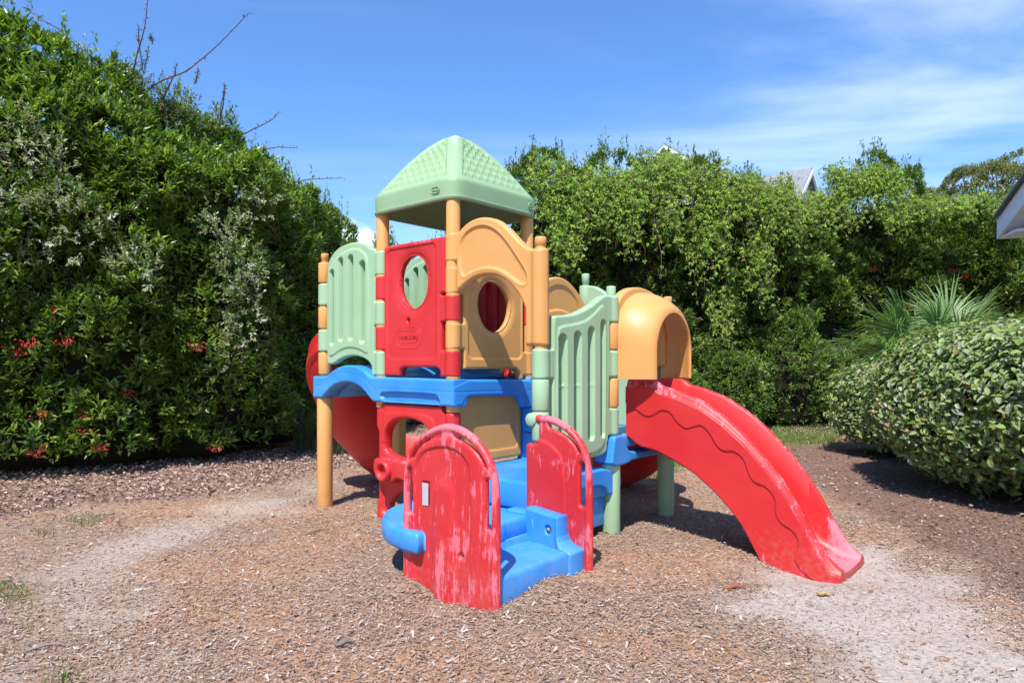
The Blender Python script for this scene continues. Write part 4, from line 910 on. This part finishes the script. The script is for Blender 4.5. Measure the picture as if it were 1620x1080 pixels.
def bare_branches(Y=8.7, host=None, paths=None):
    paths = paths or [[(300, 152), (170, 108), (120, 72), (90, 45), (45, 18)], [(168, 185), (188, 130), (205, 90), (222, 50), (234, 15), (242, -40)], [(130, 190), (180, 155), (240, 120), (285, 108), (310, 92), (350, 65), (380, 38), (402, 26)],
                  [(225, 190), (250, 140), (275, 115), (285, 108)], [(330, 200), (345, 165), (362, 140)], [(290, 118), (320, 115)], [(208, 95), (243, 84)], [(220, 50), (244, 62)], [(150, 140), (66, 75), (50, 60), (48, 75)], [(205, 96), (214, 60), (225, 48)]]
    VV, QQ, TT, o = [], [], [], 0; f = Fol()
    host = host or TWIGGY; ox, oy = host.location.x, host.location.y
    for i, p in enumerate(paths[:]):
        if p[0] == (300, 152): p = [(200, 140), (170, 108), (120, 72), (90, 45), (45, 18)]
        P = twig_path(p, Y); P[:, 1] += np.linspace(.3, -.1, len(P)); q = np.linspace(0, 1, 24); P = np.stack([np.interp(q, np.linspace(0, 1, len(P)), P[:, c]) for c in range(3)], 1)
        P[1:-1] += RNG.normal(0, .006, (22, 3)); P = (np.vstack([P[:1], (P[:-2]+P[1:-1]*2+P[2:])/4, P[-1:]]))-np.array([ox, oy, 0])
        V, Q, T = tube(P, np.linspace(.014 if i < 4 else .008, .004, len(P)), 6); VV.append(V); QQ.append(Q+o); TT.append(T+o); o += len(V)
        S = P[2::1]; sprigs(S, RNG.normal(0, 1, S.shape)+[0, 0, .5], 3, .042, .4, np.array([(.10, .10, .05), (.16, .13, .08)]), f, (.3, 1.0), .02)
    b = emit('bare_branch', np.vstack(VV), [np.concatenate(QQ), np.concatenate(TT)], flat_mat('twig_bark', (.15, .085, .065), .9), host); f.build('foliage', SILV, b)
bare_branches()
bare_branches(9.6, HOSTS[4], [[(300, 260), (350, 215), (390, 205), (430, 190), (445, 182)], [(330, 190), (348, 160), (362, 140)], [(300, 300), (345, 262), (400, 236), (440, 232), (474, 238)]])
bare_branches(11.4, HOSTS[5], [[(400, 300), (450, 285), (500, 282), (546, 284)], [(440, 330), (470, 305), (496, 296), (508, 300)]])
# silvery climber sprays among the left hedge: elaeagnus
def silver(name, label, blobs, nsp, L=.062, pal=PAL_S, mat=SILV, group=None, cat='shrub', nl=10, shoots=True):
    x0, z0 = at(*blobs[0][:2], blobs[0][2]); o = empty(name, (x0, blobs[0][2], 0), 0, label, cat, group); f = Fol(); off = np.array([x0, blobs[0][2], 0]); VV, QQ, TT, oo = [], [], [], 0
    tot = sum(b[3]*b[4] for b in blobs)
    for (px, py, Y, w, hh) in blobs:
        x, z = at(px, py, Y); n = int(nsp*w*hh/tot); a = RNG.normal(0, 1, (n, 3)); a = unit(a)*RNG.random((n, 1))**.4
        P = np.array([x, Y, z])+a*np.array([w, .25, hh]); P += ((fnoise(P[:, 0]*3, P[:, 1]*3, P[:, 2]*3, 5)-.5)*.4)[:, None]*np.array([1, -1, 1])
        A = unit(a*[1, .5, 1]+np.array([0, -.6, .5])+RNG.normal(0, .4, a.shape)); sprigs(P, A, nl, L, .42, pal, f, (.4, 1.2), .12)
        for k in range(5):
            q = np.array([x, Y+1.1, max(.1, z-hh*1.2)]); e = np.array([x, Y, z])+RNG.normal(0, 1, 3)*[w*.6, .1, hh*.6]; mid = (q+e)/2+RNG.normal(0, .15, 3)
            V, Q, T = tube([q, mid, e], [.007, .005, .003], 6); VV.append(V-off); QQ.append(Q+oo); TT.append(T+oo); oo += len(V)
    f.V = [v-off for v in f.V]; f.build('foliage', mat, o); emit('trunk', np.vstack(VV), [np.concatenate(QQ), np.concatenate(TT)], BARK, o); return o
silver('silvery_shrub', 'pale silvery leaved shrub growing through the hedge at the far left', [(15, 215, 7.45, .42, .30), (60, 270, 7.5, .50, .5), (15, 350, 7.35, .35, .5), (110, 360, 7.45, .45, .4)], 300)
silver('silvery_shrub', 'silvery spray hanging down the left hedge beside the play tower', [(400, 320, 8.9, .28, .30), (345, 350, 8.3, .25, .2), (375, 410, 8.4, .28, .5), (390, 480, 8.4, .25, .5), (365, 545, 8.4, .15, .25), (215, 425, 7.6, .3, .25)], 330)
silver('silvery_shrub', 'grey green twiggy shrub crowning the middle of the left hedge', [(215, 150, 8.9, .55, .22), (270, 185, 9.1, .5, .28), (320, 210, 9.5, .4, .3)], 480, L=.05, pal=PAL_S*.55)
# tufty dark grasses under the left hedge's end
# right: hedge with vines
RIGHTS = [(700, 15.6, 385, 1.9), (872, 14.6, 262, 1.6), (985, 15.0, 262, 1.7), (1075, 15.6, 243, 1.6), (1180, 16.2, 282, 1.7), (1262, 17.0, 305, 1.6), (1362, 17.3, 258, 1.7), (1462, 17.2, 322, 1.7), (1560, 16.6, 330, 1.8), (1665, 15.8, 345, 1.8)]
RL_ = ['low dark hedge shrub behind the tower of the play set', 'tall hedge shrub just right of the green roof', 'hedge shrub with upright shoots between the green roof and the white house gable',
       'tall vine covered shrub right below the left house gable', 'hedge shrub between the two distant house gables', 'hedge shrub in front of the right grey roofed gable', 'domed shrub crowned by bright vines right of the second gable',
       'hedge shrub left of the palmettos, under the olive treetop', 'hedge shrub with orange red berries behind the palmettos', 'hedge shrub below the corner of the near roof']
oth = [(*[at(px, ty, Y)[0]], Y, r, r*.8, at(px, ty+(36 if px > 800 else 8), Y)[1]) for (px, Y, ty, r) in RIGHTS]
BR = {1: [at(975, 430, 13.4)], 2: [at(978, 412, 13.6), at(1040, 420, 13.6)], 6: [at(1388, 428, 15.8), at(1388, 443, 15.8), at(1330, 453, 15.8), at(1342, 325, 15.8), at(1360, 297, 15.8)], 7: [at(1492, 389, 15.6), at(1470, 470, 15.4), at(1428, 478, 15.4), at(1452, 478, 15.4)], 8: [at(1605, 418, 15), at(1548, 430, 15), at(1565, 432, 15)]}
for k, (x, y, rx, ry, h) in enumerate(oth):
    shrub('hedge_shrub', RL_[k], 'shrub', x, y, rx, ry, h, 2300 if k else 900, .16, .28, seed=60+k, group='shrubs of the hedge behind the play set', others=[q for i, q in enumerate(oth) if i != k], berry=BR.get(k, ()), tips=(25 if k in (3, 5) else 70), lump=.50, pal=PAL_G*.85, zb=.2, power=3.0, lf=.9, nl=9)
def vine(label, blobs, n, group='vines draped over the back hedge'):
    x0, z0 = at(*blobs[0][:2], blobs[0][2]); o = empty('vine', (x0, blobs[0][2], 0), 0, label, 'vine', group); f = Fol(); off = np.array([x0, blobs[0][2], 0]); tot = sum(b[3]*b[4] for b in blobs); VV, QQ, TT, oo = [], [], [], 0
    for (px, py, Y, w, hh) in blobs:
        x, z = at(px, py, Y); m = max(4, int(n*w*hh/tot/15))
        bun = RNG.normal(0, w*.55, 3)
        for s in range(m):                            # strands that run over the crown and hang down its face
            sx, sz = x+bun[s % 3]+RNG.normal(0, w*.15), z+.12+RNG.normal(0, hh*.25); ln = hh*RNG.uniform(.5, 1.5); k = np.linspace(0, 1, 14); dr = RNG.normal(0, .25)
            P = np.stack([sx+dr*k*w+.04*np.sin(k*9+s), Y+.35-.6*np.sqrt(k)-.10*k+RNG.normal(0, .03, 14), sz+hh*.45-ln*k*k-.1*k], 1)
            V, Q, T = tube(P, np.linspace(.007, .003, 14), 5); VV.append(V-off); QQ.append(Q+oo); TT.append(T+oo); oo += len(V)
            A = np.tile([0, -.7, -.35], (14, 1))+RNG.normal(0, .55, (14, 3)); sprigs(P+RNG.normal(0, .05, P.shape), A, 6, .072, .5, PAL_V, f, (.4, 1.3), .08, droop=.3)
    f.V = [v-off for v in f.V]; f.build('foliage', VINE, o); emit('runner', np.vstack(VV), [np.concatenate(QQ), np.concatenate(TT)], BARK, o); return o
vine('bright green vine hanging from the hedge beside the green roof', [(862, 300, 13.3, .45, .7), (900, 345, 13.2, .5, .6), (915, 312, 13.3, .4, .5), (880, 390, 13.0, .3, .5)], 2300)
vine('pale green vine spread over the hedge between the roof and the first gable', [(985, 312, 13.4, .5, .6), (1030, 290, 13.6, .5, .55), (1010, 350, 13.3, .5, .8), (960, 330, 13.3, .4, .7)], 2800)
vine('bright vine heaped on the tall shrub under the first gable', [(1080, 282, 14.1, .6, .5), (1110, 318, 14.1, .6, .7), (1160, 318, 14.4, .6, .6), (1130, 380, 14.0, .5, .8)], 3000)
vine('vine trailing down the hedge between the two gables', [(1200, 330, 14.6, .6, .6), (1240, 340, 14.9, .6, .8), (1190, 420, 14.4, .4, .9), (1145, 500, 14.0, .25, .8), (1240, 335, 15.1, .5, .4)], 2600)
vine('bright domed cap of vine on the hedge right of the second gable', [(1350, 288, 15.7, .75, .4), (1325, 300, 15.7, .5, .5), (1390, 305, 15.6, .6, .5), (1300, 340, 15.5, .5, .5)], 2200)
vine('flat fringe of vine on the hedge top below the olive treetop', [(1470, 325, 15.6, .6, .25), (1530, 335, 15.3, .8, .25), (1400, 350, 15.5, .3, .35), (1590, 350, 15.0, .4, .25)], 1300)
# low shrubs at the foot of that hedge
for (px, Y, ty, r, lb) in ((1140, 14.0, 560, .95, 'low leafy shrub at the hedge foot directly above the red slide'), (1240, 14.9, 520, 1.0, 'rounded dark shrub at the hedge foot where the grass strip starts'), (1320, 15.2, 560, .9, 'low dark shrub at the hedge foot left of the clipped bush'), (1060, 13.6, 590, .8, 'low shrub at the hedge foot right of the tunnel hood')):
    x, h = at(px, ty, Y); shrub('foot_shrub', lb, 'shrub', x, Y, r, r*.8, h, 700, .11, .32, seed=int(px), zb=.1, lump=.2, pal=PAL_G*.95, group='low shrubs at the foot of the back hedge')
# olive tree dome beyond
def far_tree():
    o, P, N = shrub('tree', 'large olive green domed treetop beyond the hedge at the right', 'tree', 26.5, 36, 6.2, 5, 11.7, 5200, .21, .4, pal=np.array([(.16, .18, .07), (.21, .21, .10), (.13, .155, .055), (.24, .22, .13)]), nl=8, seed=91, zb=4, lump=.6, power=2.2, stemlen=.3, lf=.5)
    o2, P, N = shrub('tree', 'olive green treetop sloping down left of the larger dome', 'tree', 20.6, 36, 4.2, 4, 9.6, 2600, .21, .4, pal=np.array([(.16, .18, .07), (.21, .21, .10), (.13, .155, .055), (.24, .22, .13)]), nl=8, seed=92, zb=3, lump=.5, power=2.0, stemlen=.3, lf=.5)
far_tree()
# clipped silverthorn bushes at the right
def clipped(label, cx, cy, rx, ry, h, n, L, seed):
    o = empty('clipped_bush', (cx, cy, 0), 0, label, 'bush', 'clipped round leaved bushes'); f = Fol(); th = RNG.uniform(0, 2*np.pi, n); s = RNG.uniform(-.92, 1, n)
    zc = h*.52; cz = np.sign(s)*np.abs(s)**.9; rad = (1-np.abs(cz)**2.6)**(1/2.3); x, y = rx*rad*np.cos(th), ry*rad*np.sin(th); z = zc+cz*(h-zc)*np.where(cz < 0, zc/(h-zc)*.90, 1)
    top = RNG.random(n) < .25; rr = np.sqrt(RNG.random(n)); x = np.where(top, rx*.92*rr*np.cos(th), x); y = np.where(top, ry*.92*rr*np.sin(th), y); z = np.where(top, zc+(h-zc)*(1-np.clip(rr*.92, 0, 1)**2.3)**(1/2.6), z)
    N = unit(np.stack([x/rx**2, y/ry**2, (z-zc)/(h-zc)**2*.8], 1)); P = np.stack([cx+x, cy+y, z], 1)
    P += N*((fnoise(P[:, 0]*1.3, P[:, 1]*1.3, P[:, 2]*1.3, seed)-.5)*.50+RNG.normal(0, .045, n))[:, None]
    k = ((N*unit(CAMP-P)).sum(1) > -.35) & (P[:, 2] > .05); P, N = P[k], N[k]
    for rep, ins in ((0, 0), (1, .07), (2, .16)):
        m = len(P); t = unit(np.cross(N, RNG.normal(0, 1, (m, 3)))); d = unit(t+N*RNG.uniform(-.1, .6, (m, 1))+np.array([0, 0, -.12])); nn = unit(N*.55+RNG.normal(0, .25, (m, 3))+[0, -.1, .95])
        ll = L*RNG.uniform(.6, 1.2, m); V, F = leaf6(P-N*ins+RNG.normal(0, .03, (m, 3)), d, nn, ll, ll*.62)
        c = PAL_R[RNG.choice(len(PAL_R), m)]*RNG.uniform(.7, 1.2, (m, 1)); dead = RNG.random(m) < (.035 if rep == 0 else .02); c[dead] = np.array([.36, .20, .11])*RNG.uniform(.6, 1.2, (dead.sum(), 1)); f.add(V-[cx, cy, 0], F, c)
    f.build('foliage', SILV, o)
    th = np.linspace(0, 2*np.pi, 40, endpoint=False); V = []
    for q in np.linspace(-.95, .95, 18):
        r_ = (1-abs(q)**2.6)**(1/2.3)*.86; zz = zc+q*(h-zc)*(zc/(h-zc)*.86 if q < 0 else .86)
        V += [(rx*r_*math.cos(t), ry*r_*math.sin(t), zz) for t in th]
    V = np.array(V); i = np.arange(17)[:, None]; j = np.arange(40)[None]; Q = np.stack([i*40+j, i*40+(j+1) % 40, (i+1)*40+(j+1) % 40, (i+1)*40+j], -1).reshape(-1, 4); emit('shade_core', V, [Q, np.array([[17*40+t for t in range(40)]]), np.array([list(range(40))[::-1]])], CORE_SHADE, o)  # added dark filler behind the leaves, no real branches
    stems(o, 0, 0, h*.6, 5, .05, rx*.4); return o
def leaf6(P, Dn, Nn, L, W):
    """broad rounded leaf, seven points"""
    n = len(P); S = np.cross(Dn, Nn); S /= np.linalg.norm(S, axis=1)[:, None]+1e-9; Nn = np.cross(S, Dn); L = L[:, None]; W = W[:, None]
    pts = [P]
    for (t, w) in ((.28, .42), (.65, .42)): m = P+Dn*L*t+Nn*W*.05; pts += [m-S*W*w+Nn*W*.10, m+S*W*w+Nn*W*.10]
    pts += [P+Dn*L-Nn*L*.08, P+Dn*L*.5]
    V = np.stack(pts, 1).reshape(-1, 3); k = np.arange(n)[:, None]*7; F = np.concatenate([k+[0, 6, 1], k+[0, 2, 6], k+[1, 6, 3], k+[2, 4, 6], k+[3, 6, 5], k+[6, 4, 5]]); return V, F
clipped('large clipped bush of round grey green leaves at the right edge', 5.97, 7.1, 1.85, 2.2, 1.84, 26000, .078, 3)
clipped('smaller clipped bush of round leaves just behind the large one', 5.9, 10.1, .98, 1.2, 1.30, 8500, .072, 8)
# palmettos
def palmetto(label, base, fans, seed, blades=58, Lb=1.0):
    o = empty('palmetto', base, 0, label, 'palmetto', 'palmettos in front of the hedge'); r = np.random.default_rng(seed)
    for (az, el, L, hx) in fans:
        ax = np.array([math.cos(az)*math.cos(el), math.sin(az)*math.cos(el), math.sin(el)]); hx += .78; L *= 1.12; side = unit(np.cross(ax, [0.02, .3, 1.])); nn = np.cross(side, ax); Vs, Fs, Cs = [], [], []; k0 = 0; st = np.array([0, 0, hx]); hub = st+ax*L*.38
        for b in range(blades):
            a = (b/(blades-1)-.5)*2.5+r.normal(0, .03); d = ax*math.cos(a)+side*math.sin(a); ll = L*.72*(1-.22*abs(a)/1.25)*r.uniform(.85, 1.1); w = .016*r.uniform(.7, 1.1); s = unit(np.cross(d, nn)); q = np.linspace(0, 1, 6); dr = .42*r.uniform(.2, 1.4)
            C = hub+d*(q*ll)[:, None]-np.array([0, 0, 1.])*(dr*ll*q**2.6)[:, None]; ww = w*np.array([.5, 1, 1, .8, .45, .05]); V = np.stack([C-s*ww[:, None]+nn*w*.35, C, C+s*ww[:, None]+nn*w*.35], 1).reshape(-1, 3); i = np.arange(5)[:, None]*3+k0
            Fs.append(np.concatenate([i+[0, 1, 4, 3], i+[1, 2, 5, 4]])); Vs.append(V); k0 += len(V); c = np.array([.16, .27, .085])*r.uniform(.75, 1.35)
            if r.random() < .12: c = np.array([.30, .27, .12])
            Cs.append(np.tile(c, (len(V), 1)))
        V, Q, T = tube([st*.2, (st+hub)/2, hub], [.014, .01, .008], 6)
        fr = emit('frond', np.concatenate(Vs), np.concatenate(Fs), BLADE, o, smooth=False, colors=np.concatenate(Cs)); emit('stalk', V, [Q, T], BARK, fr)
    lathe('trunk', o, BARK, [(0, -.1), (.11, -.1), (.13, .1), (.11, 1.0), (.07, 1.35), (0, 1.4)], n=14)
x, z = at(1452, 530, 10.9)
palmetto('palmetto with long drooping fans behind the small clipped bush', (x, 10.9, 0), [(2.6, .95, 1.25, .6), (2.0, 1.2, 1.25, .6), (3.0, .55, 1.2, .5), (3.3, .15, 1.15, .45), (3.9, .5, 1.1, .5), (1.2, 1.2, 1.0, .6), (-1.9, .6, .9, .5), (3.6, -.1, .95, .4), (-2.4, .2, .8, .4)], 4)
x, z = at(1508, 530, 10.7)
palmetto('palmetto with upright fans, the right one of the two, behind the large bush', (x, 10.7, 0), [(1.57, 1.35, 1.3, .65), (.5, 1.0, 1.3, .6), (2.5, 1.15, 1.15, .6), (-.1, .6, 1.35, .6), (3.0, .7, 1.1, .5), (-.4, .25, 1.4, .5), (4.5, 1.0, 1.0, .6), (-1.2, .9, 1.0, .55), (2.9, .2, 1.0, .4)], 9)
# wispy ornamental grass behind the yellow corner post
def tuft(label, x, y, n, h, seed, sp=.5):
    r = np.random.default_rng(seed); o = empty('grass_tuft', (x, y, 0), 0, label, 'grass tuft', 'dark grass tufts under the left hedge'); a = r.uniform(0, 6.28, n); l = h*r.uniform(.6, 1.1, n); s = r.uniform(.15, sp, n); q = np.linspace(0, 1, 6)
    C = np.stack([np.outer(np.cos(a)*s*l*1.4, q**1.5)+r.normal(0, .06, (n, 1)), np.outer(np.sin(a)*s*l*1.4, q**1.5)+r.normal(0, .06, (n, 1)), l[:, None]*(q-.45*s[:, None]*q**3*1.6)], -1); t = np.stack([-np.sin(a), np.cos(a), 0*a], 1)[:, None]*.006*(1-q*.9)[None, :, None]
    V = np.stack([C-t, C+t], 2).reshape(-1, 3); i = (np.arange(n)[:, None]*12+np.arange(5)[None]*2).reshape(-1, 1); F = np.concatenate([i+[0, 1, 3, 2]]); c = np.repeat(np.array([.10, .13, .06])*r.uniform(.6, 1.6, (n, 1)), 12, 0); emit('blades', V, F, BLADE, o, smooth=False, colors=c)
tuft('long bladed dark grass tuft behind the yellow corner post', -2.6, 10.1, 260, 1.15, 3); tuft('dark grass tuft between the corner post and the red console panel', -1.95, 10.6, 260, 1.1, 5); tuft('dark grass tuft just left of the yellow corner post', -3.15, 10.3, 220, .9, 6)

# ---------------------------------------------------------------- houses
WHITE = flat_mat('white_trim', (.72, .74, .80), .6); SIDING = flat_mat('siding', (.62, .66, .70), .7)
def shingle():
    m = NT('grey_shingles'); br = m.N.new('ShaderNodeTexBrick'); m.L.new(m.co('Object', (1, 1, 1)), br.inputs['Vector']); br.inputs['Scale'].default_value = 3.5; br.inputs['Color1'].default_value = (.20, .205, .225, 1); br.inputs['Color2'].default_value = (.26, .265, .285, 1); br.inputs['Mortar'].default_value = (.2, .2, .22, 1)
    br.inputs['Mortar Size'].default_value = .015; m.L.new(br.outputs[0], m.b.inputs['Base Color']); m.b.inputs['Roughness'].default_value = .9; return m.m
SHIN = shingle()
def quadprism(name, parent, mat, P, th):          # slab from four corners, thickened down
    P = np.array(P, float); n = unit(np.cross(P[1]-P[0], P[3]-P[0])); n = n*np.sign(n[2] if abs(n[2]) > 1e-3 else 1); Q = P-n*th; V = np.vstack([P, Q])
    return emit(name, V, np.array([[0, 1, 2, 3], [7, 6, 5, 4], [0, 4, 5, 1], [1, 5, 6, 2], [2, 6, 7, 3], [3, 7, 4, 0]]), mat, parent, smooth=False)
def far_house(label, x, y, zr, yaw, w, ln, pitch):
    """gable front house; (x,y) under the front peak"""
    o = empty('house', (x, y, 0), yaw, label, 'house', 'houses beyond the hedge'); hw = w/2; ze = zr-hw*pitch; ov = .35
    V = [(-hw, 0, -.5), (hw, 0, -.5), (hw, 0, ze), (0, 0, zr-.05), (-hw, 0, ze)]; V += [(a, ln, c) for a, b, c in V]
    emit('wall', np.array(V, float), [np.array([[0, 1, 2, 3, 4]]), np.array([[9, 8, 7, 6, 5]]), np.array([[0, 5, 6, 1], [1, 6, 7, 2], [4, 9, 5, 0]])], SIDING, o, smooth=False)
    e = .4; rf = []
    for s in (-1, 1):
        q = quadprism('roof', o, SHIN, [(0, -ov, zr), (s*(hw+e), -ov, zr-(hw+e)*pitch), (s*(hw+e), ln, zr-(hw+e)*pitch), (0, ln, zr)], .12)
        d = .22; emit('rake_board', np.array([(0, -ov-.04, zr-.10), (s*(hw+e), -ov-.04, zr-.10-(hw+e)*pitch), (s*(hw+e), -ov-.04, zr-.10-d-(hw+e)*pitch), (0, -ov-.04, zr-.10-d), (0, -ov+.06, zr-.10), (s*(hw+e), -ov+.06, zr-.10-(hw+e)*pitch), (s*(hw+e), -ov+.06, zr-.10-d-(hw+e)*pitch), (0, -ov+.06, zr-.10-d)]),
             np.array([[0, 1, 2, 3], [7, 6, 5, 4], [0, 4, 5, 1], [1, 5, 6, 2], [2, 6, 7, 3], [3, 7, 4, 0]]), WHITE, o, smooth=False)
    w_ = rbox('window', o, WHITE, -.5, .5, -.06, .02, ze-1.0, ze+.5, .01); rbox('pane', w_, flat_mat('glass_dark', (.05, .07, .09), .1, .8), -.4, .4, -.075, -.055, ze-.9, ze+.4, 0); return o
x, z = at(1056, 229, 34); far_house('distant house with white gable peak showing over the middle of the hedge', x, 34, z, -.72, 9, 12, .72)
x, z = at(1273, 267, 32); far_house('distant grey roofed house, the right one of the two above the hedge', x, 32, z, .85, 7, 4.5, .95)
def near_house():
    k = .28; P0 = np.array([6.42, 9.0, 3.02]); u = np.array([-.33, -.944, 0]); v = np.array([.944, -.33, 0]); up = np.array([0, 0, 1.])
    off = np.array([8.5, 6.5, 0]); o = empty('house', tuple(off), 0, 'near house corner with dark roof edge and white eave at the right edge', 'house'); L = 5.; T = 2.6; sl = u+up*k
    def slab(name, c, d1, d2, d3, mat, par=None): V = np.array([c+i*d1+j*d2+q*d3 for i in (0, 1) for j in (0, 1) for q in (0, 1)])-off; return emit(name, V, np.array([[0, 1, 3, 2], [4, 6, 7, 5], [0, 4, 5, 1], [2, 3, 7, 6], [0, 2, 6, 4], [1, 5, 7, 3]]), mat, par or o, smooth=False)
    R_ = slab('roof', P0-v*.03-sl*.03+up*.285, sl*T, v*L, up*.05, SHIN); slab('drip_edge', P0-v*.045-sl*.02+up*.25, sl*T, v*.014, up*.034, flat_mat('dark_metal', (.06, .06, .07), .5), R_)
    slab('rake_board', P0, sl*T, v*.035, up*.25, WHITE); slab('fascia', P0+v*.036-u*.0, u*.035, v*L, up*.24, WHITE)
    slab('soffit', P0+v*.036+u*.036, u*.55, v*L, up*.03, WHITE); slab('rake_soffit', P0+v*.036+u*.02+up*.03, sl*(T-.1), v*.40, up*.02, WHITE)
    W = P0+u*.58+v*.42; W[2] = -.3; slab('wall', W, u*5, v*4, up*(P0[2]+.3), SIDING)
    g = [P0+u*.586+v*.43, P0+u*2.55+v*.43, P0+u*2.55+v*.43+up*(2.55*k+.2), P0+u*.586+v*.43+up*(.586*k+.2)]; V = np.array(g+[q+v*.1 for q in g])-off
    emit('gable_wall', V, [np.array([[0, 1, 2, 3], [7, 6, 5, 4], [0, 4, 5, 1], [1, 5, 6, 2], [2, 6, 7, 3], [3, 7, 4, 0]])], SIDING, o, smooth=False)
near_house()
# ---------------------------------------------------------------- a few things lying on the chips
def lying(name, label, cat, px, py, L, r, col, ang, n=7):
    x, y = gp(px, py); a = np.linspace(-1, 1, n); P = np.stack([a*L/2*math.cos(ang), a*L/2*math.sin(ang)+.015*np.sin(a*3), .006+r+.004*np.cos(a*4)], 1); P[:, 2] += float(gz(x, y)); V, Q, T = tube(P, r*(1-.6*np.abs(a)**2), 7)
    o = emit(name, V, [Q, T], flat_mat(name+'_wood', col, .9)); o.location = (x, y, 0); tag(o, label, cat); return o
lying('stick', 'grey split stick lying on the chips near the lower left corner', 'stick', 70, 1022, .16, .008, (.22, .19, .17), .4)
lying('stick', 'thin brown twig lying left of the blue curved step', 'stick', 500, 842, .28, .006, (.16, .10, .07), .9)
lying('curled_leaf', 'curled reddish brown leaf on the chips between steps and slide foot', 'leaf', 1160, 932, .16, .012, (.30, .09, .05), .1)
lying('curled_leaf', 'small dry ochre leaf on the sand in front of the slide foot', 'leaf', 1303, 940, .08, .014, (.38, .25, .12), -.5)
lying('pine_cone_scale', 'dark knobbly wood fragment on the chips at the lower middle', 'wood fragment', 545, 1021, .09, .014, (.17, .14, .12), .3)
